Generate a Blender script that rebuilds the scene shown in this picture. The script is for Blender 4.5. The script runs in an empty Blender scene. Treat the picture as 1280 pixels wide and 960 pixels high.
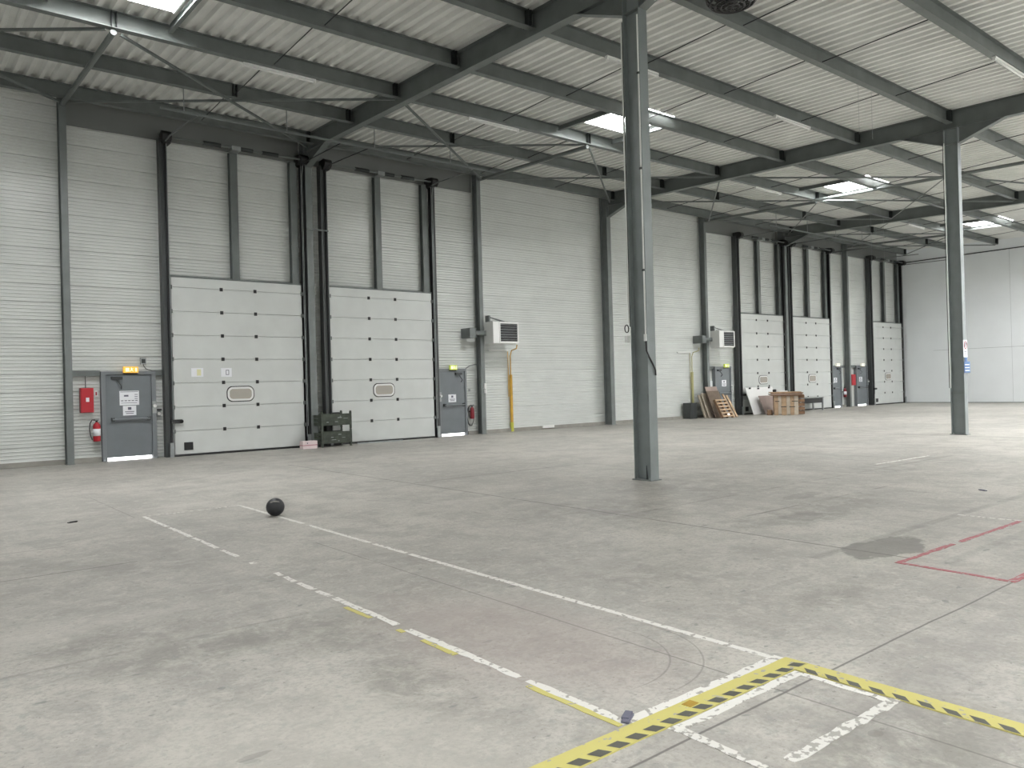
import bpy, math, random
from mathutils import Vector, Matrix
random.seed(7)
S = bpy.context.scene
COL = S.collection
PI = math.pi

# ------------------------------------------------------------------ camera, light, exposure
YAW, PITCH, ROLL, FPX, CAMH = 0.682, 0.0032, -0.0269, 974.6, 1.5438
cam_d = bpy.data.cameras.new('camera'); cam = bpy.data.objects.new('camera', cam_d); COL.objects.link(cam)
cam_d.sensor_width = 36.0; cam_d.sensor_fit = 'HORIZONTAL'; cam_d.lens = 36.0 * FPX / 1280.0
cam_d.clip_start = 0.05; cam_d.clip_end = 300
_f = Vector((math.sin(YAW) * math.cos(PITCH), math.cos(YAW) * math.cos(PITCH), math.sin(PITCH)))
_r = Vector((math.cos(YAW), -math.sin(YAW), 0)); _u = _r.cross(_f)
_c, _s = math.cos(ROLL), math.sin(ROLL)
_r2 = _r * _c + _u * _s; _u2 = _u * _c - _r * _s
cam.matrix_world = Matrix(((_r2.x, _u2.x, -_f.x, 0), (_r2.y, _u2.y, -_f.y, 0), (_r2.z, _u2.z, -_f.z, CAMH), (0, 0, 0, 1)))
S.camera = cam
W = bpy.data.worlds.new('world'); S.world = W; W.use_nodes = True
W.node_tree.nodes['Background'].inputs[0].default_value = (0.75, 0.85, 1.0, 1); W.node_tree.nodes['Background'].inputs[1].default_value = 1.0
S.view_settings.view_transform = 'Standard'; S.view_settings.look = 'None'
S.view_settings.exposure = 0.0; S.view_settings.gamma = 1.0; S.view_settings.use_curve_mapping = False
SKY_L = 68.0                                   # radiance of the skylight domes

# ------------------------------------------------------------------ dimensions
D = 20.66                                      # plane of the dock doors
YW = 20.90                                     # liner surface of the dock wall
X1, SP = 9.459, 12.05
FRAMES = [X1 - SP, X1, X1 + SP, X1 + 2 * SP]
POSTS = [X1 - SP / 2, X1 + SP / 2, X1 + 1.5 * SP, X1 + 2.5 * SP]
XF = 45.9                                      # far wall
XB, YB = -14.6, -12.0                          # walls behind the camera
YC = 8.31                                      # line of the inner columns
PURL = [20.1, 17.75, 15.45, 13.1, 10.75, 8.35, 5.95]
def top(y): return 8.31 + 0.034 * (y - 8.3)

# ------------------------------------------------------------------ materials
MATS = {}
def mat(name, col, rough=0.5, metal=0.0, emit=None, es=0.0, spec=0.5, noise=0.0, nscale=4.0, bump=0.0, bscale=3.0):
    m = bpy.data.materials.new(name); m.use_nodes = True
    nt = m.node_tree; b = nt.nodes['Principled BSDF']
    b.inputs['Base Color'].default_value = (*col, 1); b.inputs['Roughness'].default_value = rough
    b.inputs['Metallic'].default_value = metal; b.inputs['Specular IOR Level'].default_value = spec
    if emit: b.inputs['Emission Color'].default_value = (*emit, 1); b.inputs['Emission Strength'].default_value = es
    tc = nt.nodes.new('ShaderNodeTexCoord')
    if noise > 0:
        n = nt.nodes.new('ShaderNodeTexNoise'); n.inputs['Scale'].default_value = nscale; n.inputs['Detail'].default_value = 6
        nt.links.new(tc.outputs['Object'], n.inputs['Vector'])
        r = nt.nodes.new('ShaderNodeValToRGB')
        r.color_ramp.elements[0].position = 0.3; r.color_ramp.elements[1].position = 0.7
        r.color_ramp.elements[0].color = (*[c * (1 - noise) for c in col], 1)
        r.color_ramp.elements[1].color = (*[min(1, c * (1 + noise * 0.6)) for c in col], 1)
        nt.links.new(n.outputs['Fac'], r.inputs['Fac']); nt.links.new(r.outputs['Color'], b.inputs['Base Color'])
    if bump > 0:
        n = nt.nodes.new('ShaderNodeTexNoise'); n.inputs['Scale'].default_value = bscale; n.inputs['Detail'].default_value = 2
        nt.links.new(tc.outputs['Object'], n.inputs['Vector'])
        bp = nt.nodes.new('ShaderNodeBump'); bp.inputs['Strength'].default_value = 1.0; bp.inputs['Distance'].default_value = bump
        nt.links.new(n.outputs['Fac'], bp.inputs['Height']); nt.links.new(bp.outputs['Normal'], b.inputs['Normal'])
    MATS[name] = m
    return m
M_LINER = mat('liner_sheet', (0.635, 0.655, 0.63), 0.28, noise=0.06, nscale=1.2, bump=0.010, bscale=1.1)
M_PANEL = mat('dock_panel', (0.60, 0.62, 0.60), 0.5, noise=0.05, nscale=2.0)
M_STEEL = mat('painted_steel', (0.140, 0.156, 0.150), 0.45, noise=0.18, nscale=2.5)
M_STEEL2 = mat('post_steel', (0.165, 0.182, 0.178), 0.45, noise=0.15, nscale=3)
M_COL = mat('column_paint', (0.20, 0.225, 0.225), 0.4, noise=0.12, nscale=3)
M_RAIL = mat('rail_steel', (0.045, 0.05, 0.05), 0.45)
M_BAND = mat('grey_band', (0.17, 0.178, 0.172), 0.5)
M_DARK = mat('dark_steel', (0.022, 0.027, 0.027), 0.5)
M_BLACK = mat('black_plastic', (0.012, 0.012, 0.013), 0.45)
M_GALV = mat('galvanized', (0.36, 0.38, 0.38), 0.4, 0.6, noise=0.15, nscale=8)
M_DECK = mat('roof_deck', (0.75, 0.755, 0.725), 0.5, noise=0.10, nscale=1.5)
M_FAR = mat('far_wall_panel', (0.84, 0.87, 0.88), 0.5, noise=0.04, nscale=0.6)
M_DOOR = mat('door_paint', (0.155, 0.172, 0.185), 0.4, noise=0.08, nscale=3)
M_FRAME = mat('door_frame_paint', (0.175, 0.19, 0.20), 0.45)
M_WHITE = mat('white_paint', (0.80, 0.80, 0.78), 0.5)
M_PAPER = mat('paper', (0.82, 0.83, 0.86), 0.7)
M_INK = mat('ink', (0.12, 0.12, 0.16), 0.7)
M_RED = mat('red_paint', (0.42, 0.015, 0.025), 0.35)
M_REDD = mat('dark_red_paint', (0.20, 0.012, 0.02), 0.35)
M_YEL = mat('gas_yellow', (0.62, 0.36, 0.05), 0.45, noise=0.2, nscale=5)
M_YELG = mat('yellow_green', (0.55, 0.55, 0.08), 0.45)
M_PLEXI = mat('vision_pane', (0.40, 0.37, 0.32), 0.25)
M_DAY = mat('daylight', (1, 1, 1), 0.5, emit=(1, 1, 1), es=3.0)
M_SKY = mat('skylight_dome', (0.9, 0.9, 0.9), 0.5, emit=(0.985, 0.99, 1.0), es=SKY_L)
M_AMB = mat('amber_light', (0.8, 0.45, 0.05), 0.5, emit=(1.0, 0.50, 0.08), es=0.6)
M_LIME = mat('lime_light', (0.6, 0.7, 0.1), 0.5, emit=(0.75, 0.85, 0.15), es=0.22)
M_LITW = mat('white_light', (0.9, 0.9, 0.8), 0.5, emit=(1, 0.95, 0.75), es=0.45)
M_TUBE = mat('tube_fitting', (0.75, 0.76, 0.74), 0.4)
M_GREEN = mat('stillage_paint', (0.05, 0.062, 0.045), 0.6, noise=0.5, nscale=7)
M_WOOD = mat('pale_wood', (0.42, 0.29, 0.18), 0.7, noise=0.25, nscale=6)
M_WOOD2 = mat('brown_wood', (0.24, 0.14, 0.08), 0.7, noise=0.3, nscale=6)
M_WOOD_SHADE = mat('shaded_plywood', (0.13, 0.095, 0.065), 0.7, noise=0.3, nscale=6)  # plywood tone darkened to put in the shade among the leaning boards
M_YELP = mat('faded_yellow', (0.50, 0.47, 0.24), 0.5)
M_WOOD3 = mat('beige_board', (0.46, 0.40, 0.32), 0.7, noise=0.15, nscale=4)
M_HARD = mat('hardboard', (0.30, 0.23, 0.20), 0.7, noise=0.12, nscale=4)
M_BLUE = mat('blue_sign', (0.06, 0.13, 0.28), 0.5)
M_CARD = mat('pink_card', (0.72, 0.60, 0.60), 0.7, noise=0.08)
M_KERB = mat('kerb_concrete', (0.30, 0.29, 0.26), 0.8, noise=0.15, nscale=4)
M_BALL = mat('ball_rubber', (0.014, 0.015, 0.018), 0.5)
M_LOUV = mat('louvre_black', (0.01, 0.01, 0.012), 0.4)

# floor ------------------------------------------------------------
def floor_material():
    m = bpy.data.materials.new('concrete_floor'); m.use_nodes = True
    nt = m.node_tree; N = nt.nodes; L = nt.links; b = N['Principled BSDF']
    tc = N.new('ShaderNodeTexCoord'); OB = tc.outputs['Object']
    sep = N.new('ShaderNodeSeparateXYZ'); L.new(OB, sep.inputs[0]); X, Y = sep.outputs[0], sep.outputs[1]
    def math_(op, a, b_=None, clamp=False):
        n = N.new('ShaderNodeMath'); n.operation = op; n.use_clamp = clamp
        for i, v in enumerate((a, b_)):
            if v is None: continue
            if isinstance(v, (int, float)): n.inputs[i].default_value = v
            else: L.new(v, n.inputs[i])
        return n.outputs[0]
    def noise(scale, detail=5, rough=0.55, stretch=(1, 1, 1), off=(0, 0, 0), dist=0):
        mp = N.new('ShaderNodeMapping'); mp.inputs['Scale'].default_value = stretch; mp.inputs['Location'].default_value = off
        L.new(OB, mp.inputs[0])
        n = N.new('ShaderNodeTexNoise'); n.inputs['Scale'].default_value = scale; n.inputs['Detail'].default_value = detail
        n.inputs['Roughness'].default_value = rough; n.inputs['Distortion'].default_value = dist
        L.new(mp.outputs[0], n.inputs['Vector']); return n.outputs['Fac']
    def ramp(v, a, b_):
        n = N.new('ShaderNodeMapRange'); n.inputs['From Min'].default_value = a; n.inputs['From Max'].default_value = b_
        n.interpolation_type = 'SMOOTHSTEP'
        L.new(v, n.inputs['Value']); return n.outputs[0]
    def mix(fac, a, c):
        n = N.new('ShaderNodeMix'); n.data_type = 'RGBA'
        if isinstance(fac, (int, float)): n.inputs[0].default_value = fac
        else: L.new(fac, n.inputs[0])
        if isinstance(a, tuple): n.inputs[6].default_value = (*a, 1)
        else: L.new(a, n.inputs[6])
        if isinstance(c, tuple): n.inputs[7].default_value = (*c, 1)
        else: L.new(c, n.inputs[7])
        return n.outputs[2]
    def blob(cx, cy, rx, ry, wob=0.5, sc=2.0, off=(0, 0, 0)):
        dx = math_('DIVIDE', math_('SUBTRACT', X, cx), rx); dy = math_('DIVIDE', math_('SUBTRACT', Y, cy), ry)
        d = math_('SQRT', math_('ADD', math_('MULTIPLY', dx, dx), math_('MULTIPLY', dy, dy)))
        return math_('ADD', d, math_('MULTIPLY', math_('SUBTRACT', noise(sc, 7, 0.65, off=off), 0.5), wob * 2))
    c = mix(ramp(noise(0.30, 4, 0.6), 0.36, 0.64), (0.345, 0.332, 0.300), (0.460, 0.442, 0.398))
    c = mix(math_('MULTIPLY', ramp(noise(1.3, 8, 0.75, off=(3, 1, 0), dist=0.4), 0.44, 0.60), 0.7), c, (0.285, 0.272, 0.248))
    c = mix(math_('MULTIPLY', ramp(noise(5.0, 8, 0.75, off=(9, 4, 0), dist=0.5), 0.48, 0.62), 0.55), c, (0.48, 0.465, 0.42))
    c = mix(math_('MULTIPLY', ramp(noise(32.0, 5, 0.7, off=(6, 4, 0)), 0.46, 0.62), 0.45), c, (0.25, 0.24, 0.215))
    c = mix(math_('MULTIPLY', ramp(noise(17.0, 6, 0.75, off=(6, 1, 0), dist=0.6), 0.54, 0.66), 0.4), c, (0.53, 0.51, 0.455))
    c = mix(math_('MULTIPLY', ramp(noise(11.0, 6, 0.7, off=(2, 4, 0)), 0.53, 0.64), 0.5), c, (0.25, 0.262, 0.24))
    c = mix(math_('MULTIPLY', ramp(noise(2.0, 6, 0.65, stretch=(1, 0.2, 1), off=(5, 5, 0)), 0.53, 0.70), 0.45), c, (0.27, 0.26, 0.24))
    c = mix(math_('MULTIPLY', ramp(noise(1.1, 6, 0.65, stretch=(0.2, 1, 1), off=(2, 7, 0)), 0.55, 0.72), 0.4), c, (0.50, 0.48, 0.44))
    c = mix(math_('MULTIPLY', ramp(noise(1.3, 6, 0.7, stretch=(0.16, 1, 1), off=(12, 3, 0)), 0.56, 0.70), 0.4), c, (0.26, 0.25, 0.235))
    # fine specks and pits
    c = mix(math_('MULTIPLY', ramp(noise(22, 4, 0.6, off=(1, 2, 0)), 0.63, 0.69), 0.6), c, (0.17, 0.165, 0.15))
    c = mix(math_('MULTIPLY', ramp(noise(9, 2, 0.5, stretch=(0.6, 1, 1), off=(4, 2, 0)), 0.70, 0.73), 0.6), c, (0.16, 0.175, 0.16))
    # pale dusty slab towards the lower left corner and reddish dust inside the marked bay
    c = mix(math_('MULTIPLY', math_('SUBTRACT', 1.0, ramp(blob(1.3, 2.8, 1.0, 1.3, 0.4, 1.5), 0.5, 1.2)), 0.35), c, (0.47, 0.455, 0.405))
    c = mix(math_('MULTIPLY', math_('SUBTRACT', 1.0, ramp(blob(3.0, 3.8, 0.75, 1.4), 0.4, 1.2)), 0.40), c, (0.315, 0.265, 0.245))
    # patchy dirt: soft area times broken-up noise
    for (cx, cy, rx, ry, a, off) in ((1.45, 4.9, 0.9, 0.35, 0.6, (0, 3, 0)), (2.25, 4.6, 0.5, 0.5, 0.45, (8, 0, 0)), (2.15, 3.55, 0.30, 0.55, 0.55, (3, 9, 0)), (1.2, 5.5, 0.7, 0.5, 0.4, (1, 9, 0)),
                                     (3.2, 1.5, 0.9, 0.45, 0.55, (5, 9, 0)), (5.2, 2.9, 0.7, 0.25, 0.45, (5, 2, 0)), (4.9, 4.6, 0.9, 1.2, 0.3, (2, 2, 0)), (8.4, 4.9, 2.2, 0.6, 0.5, (6, 6, 0)), (6.9, 6.6, 1.6, 1.6, 0.35, (6, 1, 0)),
                                     (9.2, 7.3, 1.4, 1.6, 0.4, (3, 1, 0)), (2.0, 7.6, 1.0, 0.6, 0.3, (4, 1, 0)), (0.9, 8.2, 1.6, 0.8, 0.25, (4, 5, 0)), (13.5, 6.2, 3.5, 1.0, 0.35, (1, 5, 0))):
        soft = math_('SUBTRACT', 1.0, ramp(blob(cx, cy, rx, ry, 0.35, 1.5, off), 0.3, 1.1))
        c = mix(math_('MULTIPLY', math_('MULTIPLY', soft, ramp(noise(3.5, 8, 0.72, off=off, dist=0.6), 0.38, 0.58)), a), c, (0.165, 0.158, 0.14))
    # damp stains with an edge of their own
    for (cx, cy, rx, ry, a, off) in ((7.0, 3.38, 0.62, 0.30, 0.72, (0, 0, 0)), (8.0, 4.75, 0.35, 0.22, 0.40, (3, 0, 0)), (9.4, 5.6, 0.5, 0.16, 0.35, (4, 3, 0)), (5.35, 3.3, 0.4, 0.05, 0.2, (4, 9, 0)),
                                     (1.22, 3.3, 0.10, 0.035, 0.35, (5, 3, 0)), (3.32, 1.66, 0.045, 0.03, 0.45, (5, 3, 0))):
        c = mix(math_('MULTIPLY', math_('SUBTRACT', 1.0, ramp(blob(cx, cy, rx, ry, 0.9, 2.6, off), 0.80, 0.95)), a), c, (0.15, 0.145, 0.13))
    # saw-cut joints
    wob = math_('MULTIPLY', math_('SUBTRACT', noise(1.5, 2), 0.5), 0.02)
    def line(v, p, w, a, nz=0.35, o=None, lo=None, hi=None):
        d = math_('ABSOLUTE', math_('ADD', math_('SUBTRACT', v, p), wob))
        k = math_('MULTIPLY', math_('SUBTRACT', 1.0, ramp(d, w * 0.5, w * 1.5)), a)
        if lo is not None: k = math_('MULTIPLY', k, math_('GREATER_THAN', o, lo))
        if hi is not None: k = math_('MULTIPLY', k, math_('LESS_THAN', o, hi))
        return math_('MULTIPLY', k, ramp(noise(1.4, 5, 0.65, off=(p, 2 * p, 0)), nz, nz + 0.2))
    for args in ((X, 3.44, 0.006, 0.6, 0.25, Y, None, 7.5), (Y, 2.165, 0.007, 0.85, 0.05), (X, 6.75, 0.014, 0.8, 0.28, Y, 3.0, 16.0), (X, 21.0, 0.03, 0.85, 0.1), (X, 10.7, 0.015, 0.55, 0.40), (X, 14.9, 0.02, 0.5, 0.40),
                 (X, 5.7, 0.008, 0.45, 0.38, Y, 7.0, 12.5), (X, 2.5, 0.008, 0.45, 0.3, Y, 10.8, 13.5), (Y, 7.92, 0.014, 0.7, 0.15, X, None, 1.85), (Y, 5.17, 0.018, 0.3, 0.35, X, None, 2.3), (Y, 11.0, 0.02, 0.7, 0.3, X, 6.8, 10.5), (Y, 9.3, 0.012, 0.5, 0.3, X, None, 1.5),
                 (Y, 5.22, 0.02, 0.75, 0.45, X, 6.8, 11.5), (Y, 3.6, 0.05, 0.28, 0.3, X, 6.2, 16.0), (Y, 2.75, 0.05, 0.25, 0.3, X, 6.8, 12.0), (Y, 6.3, 0.03, 0.35, 0.35, X, 6.8, 16.0), (X, 28.0, 0.03, 0.5, 0.3)):
        c = mix(line(*args), c, (0.11, 0.105, 0.095))
    # tyre arcs
    for (cx, cy, R) in ((3.06, 3.27, 0.72), (3.0, 3.30, 0.60)):
        dx = math_('SUBTRACT', X, cx); dy = math_('SUBTRACT', Y, cy)
        d = math_('ABSOLUTE', math_('SUBTRACT', math_('SQRT', math_('ADD', math_('MULTIPLY', dx, dx), math_('MULTIPLY', dy, dy))), R))
        k = math_('MULTIPLY', math_('SUBTRACT', 1.0, ramp(d, 0.002, 0.008)), 0.45)
        k = math_('MULTIPLY', k, math_('SUBTRACT', 1.0, ramp(dy, 0.0, 0.15)))
        k = math_('MULTIPLY', k, ramp(dx, -0.2, 0.1))
        c = mix(k, c, (0.15, 0.14, 0.13))
    L.new(c, b.inputs['Base Color'])
    rr = N.new('ShaderNodeMapRange'); rr.inputs['To Min'].default_value = 0.42; rr.inputs['To Max'].default_value = 0.68
    L.new(noise(1.8, 5, 0.6, off=(7, 7, 0)), rr.inputs['Value']); L.new(rr.outputs[0], b.inputs['Roughness'])
    b.inputs['Specular IOR Level'].default_value = 0.4
    bp = N.new('ShaderNodeBump'); bp.inputs['Distance'].default_value = 0.002; bp.inputs['Strength'].default_value = 0.5
    L.new(noise(30, 4), bp.inputs['Height']); L.new(bp.outputs['Normal'], b.inputs['Normal'])
    return m
M_FLOOR = floor_material()

def paint_mat(name, col, thr=0.62, sc=24):
    """floor paint, chipped: worn spots show the concrete colour"""
    m = bpy.data.materials.new(name); m.use_nodes = True; nt = m.node_tree; b = nt.nodes['Principled BSDF']
    tc = nt.nodes.new('ShaderNodeTexCoord'); n = nt.nodes.new('ShaderNodeTexNoise'); n.inputs['Scale'].default_value = sc; n.inputs['Detail'].default_value = 5
    nt.links.new(tc.outputs['Object'], n.inputs['Vector'])
    r = nt.nodes.new('ShaderNodeValToRGB'); r.color_ramp.elements[0].position = thr; r.color_ramp.elements[1].position = thr + 0.04
    r.color_ramp.elements[0].color = (*col, 1); r.color_ramp.elements[1].color = (0.33, 0.32, 0.29, 1)
    nt.links.new(n.outputs['Fac'], r.inputs['Fac']); nt.links.new(r.outputs['Color'], b.inputs['Base Color'])
    b.inputs['Roughness'].default_value = 0.6
    return m
P_WHITE = paint_mat('worn_white_paint', (0.68, 0.67, 0.63), 0.57)
P_WHITE2 = paint_mat('very_worn_white_paint', (0.63, 0.62, 0.58), 0.51)
P_YEL = paint_mat('yellow_tape', (0.52, 0.475, 0.155), 0.62)
P_RED = paint_mat('worn_red_paint', (0.33, 0.10, 0.11), 0.58)
P_BLK = paint_mat('black_tape_bar', (0.09, 0.09, 0.075), 0.70)

# ------------------------------------------------------------------ mesh helpers
class MB:
    def __init__(s): s.v = []; s.f = []
    def quad(s, *p):
        n = len(s.v); s.v += [tuple(q) for q in p]; s.f.append(tuple(range(n, n + len(p)))); return s
    def box(s, x0, x1, y0, y1, z0, z1):
        n = len(s.v)
        s.v += [(x, y, z) for z in (z0, z1) for y in (y0, y1) for x in (x0, x1)]
        s.f += [tuple(n + i for i in q) for q in ((0, 2, 3, 1), (4, 5, 7, 6), (0, 1, 5, 4), (2, 6, 7, 3), (0, 4, 6, 2), (1, 3, 7, 5))]
        return s
    def obox(s, c, ax, ay, az, sx, sy, sz):
        """oriented box: centre, unit axes, sizes"""
        c, ax, ay, az = Vector(c), Vector(ax), Vector(ay), Vector(az); n = len(s.v)
        for k in (-.5, .5):
            for j in (-.5, .5):
                for i in (-.5, .5): s.v.append(tuple(c + ax * sx * i + ay * sy * j + az * sz * k))
        s.f += [tuple(n + i for i in q) for q in ((0, 2, 3, 1), (4, 5, 7, 6), (0, 1, 5, 4), (2, 6, 7, 3), (0, 4, 6, 2), (1, 3, 7, 5))]
        return s
    def prism(s, prof, o, ax, ay, ext):
        """closed 2D profile in plane (ax, ay) from origin o, extruded by vector ext"""
        o, ax, ay, ext = Vector(o), Vector(ax), Vector(ay), Vector(ext); n = len(s.v); k = len(prof)
        for e in (Vector(), ext):
            for a, b in prof: s.v.append(tuple(o + ax * a + ay * b + e))
        s.f.append(tuple(range(n + k - 1, n - 1, -1))); s.f.append(tuple(range(n + k, n + 2 * k)))
        for i in range(k):
            j = (i + 1) % k; s.f.append((n + i, n + j, n + k + j, n + k + i))
        return s
    def ibeam(s, p0, p1, h, b, up=(0, 0, 1), tf=0.014, tw=0.010):
        p0, p1 = Vector(p0), Vector(p1); d = (p1 - p0).normalized(); up = Vector(up); side = d.cross(up).normalized(); u = side.cross(d).normalized()
        H, B, w = h / 2, b / 2, tw / 2
        prof = [(-B, -H), (B, -H), (B, -H + tf), (w, -H + tf), (w, H - tf), (B, H - tf), (B, H), (-B, H), (-B, H - tf), (-w, H - tf), (-w, -H + tf), (-B, -H + tf)]
        return s.prism(prof, p0, side, u, p1 - p0)
    def cyl(s, p0, p1, r, n=12, r1=None):
        p0, p1 = Vector(p0), Vector(p1); d = (p1 - p0).normalized(); a = d.orthogonal().normalized(); b = d.cross(a); r1 = r if r1 is None else r1
        k = len(s.v)
        for p, q in ((p0, r), (p1, r1)):
            for i in range(n): t = 2 * PI * i / n; s.v.append(tuple(p + a * math.cos(t) * q + b * math.sin(t) * q))
        s.f.append(tuple(range(k + n - 1, k - 1, -1))); s.f.append(tuple(range(k + n, k + 2 * n)))
        for i in range(n): j = (i + 1) % n; s.f.append((k + i, k + j, k + n + j, k + n + i))
        return s
    def tube(s, pts, r, n=8):
        pts = [Vector(p) for p in pts]; k = len(s.v); m = len(pts); a = None
        for i, p in enumerate(pts):
            d = (pts[min(i + 1, m - 1)] - pts[max(i - 1, 0)]).normalized()
            a = d.orthogonal().normalized() if a is None else (a - d * a.dot(d)).normalized()
            b = d.cross(a)
            for t in range(n): q = 2 * PI * t / n; s.v.append(tuple(p + a * math.cos(q) * r + b * math.sin(q) * r))
        for i in range(m - 1):
            for t in range(n):
                u = (t + 1) % n; s.f.append((k + i * n + t, k + i * n + u, k + (i + 1) * n + u, k + (i + 1) * n + t))
        s.f.append(tuple(range(k + n - 1, k - 1, -1))); s.f.append(tuple(range(k + (m - 1) * n, k + m * n)))
        return s
    def lathe(s, prof, c, n=20):
        c = Vector(c); k = len(s.v); m = len(prof)
        for r, z in prof:
            for t in range(n): q = 2 * PI * t / n; s.v.append((c.x + r * math.cos(q), c.y + r * math.sin(q), c.z + z))
        for i in range(m - 1):
            for t in range(n): u = (t + 1) % n; s.f.append((k + i * n + t, k + i * n + u, k + (i + 1) * n + u, k + (i + 1) * n + t))
        s.f.append(tuple(range(k + n - 1, k - 1, -1))); s.f.append(tuple(range(k + (m - 1) * n, k + m * n)))
        return s
    def pieces(s, name, m, parent=None, **kw):
        par = list(range(len(s.v)))
        def find(i):
            while par[i] != i: par[i] = par[par[i]]; i = par[i]
            return i
        for f_ in s.f:
            for q in f_[1:]: par[find(q)] = find(f_[0])
        grp = {}
        for f_ in s.f: grp.setdefault(find(f_[0]), []).append(f_)
        out = []
        for fs in grp.values():
            ids = sorted({i for f_ in fs for i in f_}); mp = {i: k for k, i in enumerate(ids)}
            m2 = MB(); m2.v = [s.v[i] for i in ids]; m2.f = [tuple(mp[i] for i in f_) for f_ in fs]
            out.append(m2.build(name, m, parent, **kw))
        return out[0]
    def build(s, name, m, parent=None, smooth=False, bevel=0.0, base=None):
        base = Vector(base) if base is not None else Vector((0, 0, 0))
        me = bpy.data.meshes.new(name); me.from_pydata([tuple(Vector(p) - base) for p in s.v], [], s.f); me.update()
        o = bpy.data.objects.new(name, me); COL.objects.link(o); me.materials.append(m)
        if smooth:
            for p in me.polygons: p.use_smooth = True
        if bevel > 0:
            md = o.modifiers.new('bevel', 'BEVEL'); md.width = bevel; md.segments = 2; md.limit_method = 'ANGLE'
        o.location = base
        if parent is not None: o.parent = parent
        return o
def thing(name, label, cat, loc=(0, 0, 0), rz=0.0, group=None, structure=False):
    o = bpy.data.objects.new(name, None); COL.objects.link(o); o.location = loc; o.rotation_euler = (0, 0, rz); o.empty_display_size = 0.1
    return tag(o, label, cat, group, structure)
def tag(o, label, cat, group=None, structure=False):
    o['label'] = label; o['category'] = cat
    if group: o['group'] = group
    if structure: o['kind'] = 'structure'
    return o
def lab(o, label): o['label'] = label; return o
def copy_tree(o, parent=None):
    c = o.copy(); COL.objects.link(c)
    if parent is not None: c.parent = parent
    for ch in list(o.children): copy_tree(ch, c)
    return c

# ------------------------------------------------------------------ floor
f = MB().box(XB - 0.2, XF + 0.2, YB - 0.2, YW + 0.3, -0.2, 0).build('floor', M_FLOOR)
tag(f, 'stained grey concrete warehouse floor with saw-cut joints', 'floor', structure=True)

# ------------------------------------------------------------------ dock wall liner: horizontal steel trays with fine ribs
def liner():
    b = MB(); prof = []
    z = 0.0
    while z < 8.95:
        prof += [(0.0, z), (0.034, z + 0.004), (0.034, z + 0.022), (0.0, z + 0.028)]
        for q in (0.105, 0.185, 0.265, 0.345):
            d = 0.014
            prof += [(0.0, z + q), (-d, z + q + 0.008), (-d, z + q + 0.022), (0.0, z + q + 0.030)]
        z += 0.42
    prof = [(a, q) for a, q in prof if q < 8.95]
    xs = [XB + (XF - XB) * i / 30 for i in range(31)]
    n = len(prof)
    for x in xs:
        for a, q in prof: b.v.append((x, YW + a, q))
    for i in range(30):
        for j in range(n - 1): b.f.append((i * n + j, (i + 1) * n + j, (i + 1) * n + j + 1, i * n + j + 1))
    return b
w = liner().box(XB, XF, YW + 0.06, YW + 0.2, 0, 9.1).build('wall_left', M_LINER)
tag(w, 'pale ribbed steel liner wall holding the loading doors', 'wall', structure=True)
w = MB().box(XF, XF + 0.2, YB, YW + 0.2, 0, 9.1).build('wall_far', M_FAR)
tag(w, 'smooth white far end wall of the hall', 'wall', structure=True)
t = MB().box(XF - 0.03, XF, YB, YW, 8.02, 8.07).build('trim_1', M_DARK); tag(t, 'dark flashing line near the top of the white end wall', 'trim', structure=True)
t = MB().box(XF - 0.025, XF, YB, YW, 0, 0.035).build('baseboard_far', M_STEEL2); tag(t, 'thin dark strip at the foot of the white end wall', 'baseboard', structure=True)
b = MB()
for y in (18.0, 15.1): b.box(XF - 0.003, XF, y, y + 0.006, 0.0, 8.0)
b.box(XF - 0.003, XF, YB, 19.0, 2.92, 2.93)
t = b.build('trim_2', M_STEEL2); tag(t, 'thin panel joints across the white end wall', 'trim', structure=True)
w = MB().box(XB, XF, YB - 0.2, YB, 0, 9.0).build('wall_right', M_FAR); tag(w, 'white side wall of the hall opposite the loading doors', 'wall', structure=True)
w = MB().box(XB - 0.2, XB, YB, YW + 0.2, 0, 9.0).build('wall_back', M_FAR); tag(w, 'white end wall of the hall behind the camera', 'wall', structure=True)

# kerb pieces between doors
b = MB()
KERB = [(XB, 3.36), (3.52, 4.13), (15.0, 15.40), (15.56, 21.4), (21.62, 27.44), (27.6, 28.1), (39.1, 39.5)]
for x0, x1 in KERB: b.box(x0, x1, 20.80, YW + 0.01, 0, 0.115)
t = b.build('baseboard_left', M_KERB, bevel=0.006); tag(t, 'low grey concrete kerb along the foot of the ribbed wall', 'baseboard', structure=True)

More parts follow.
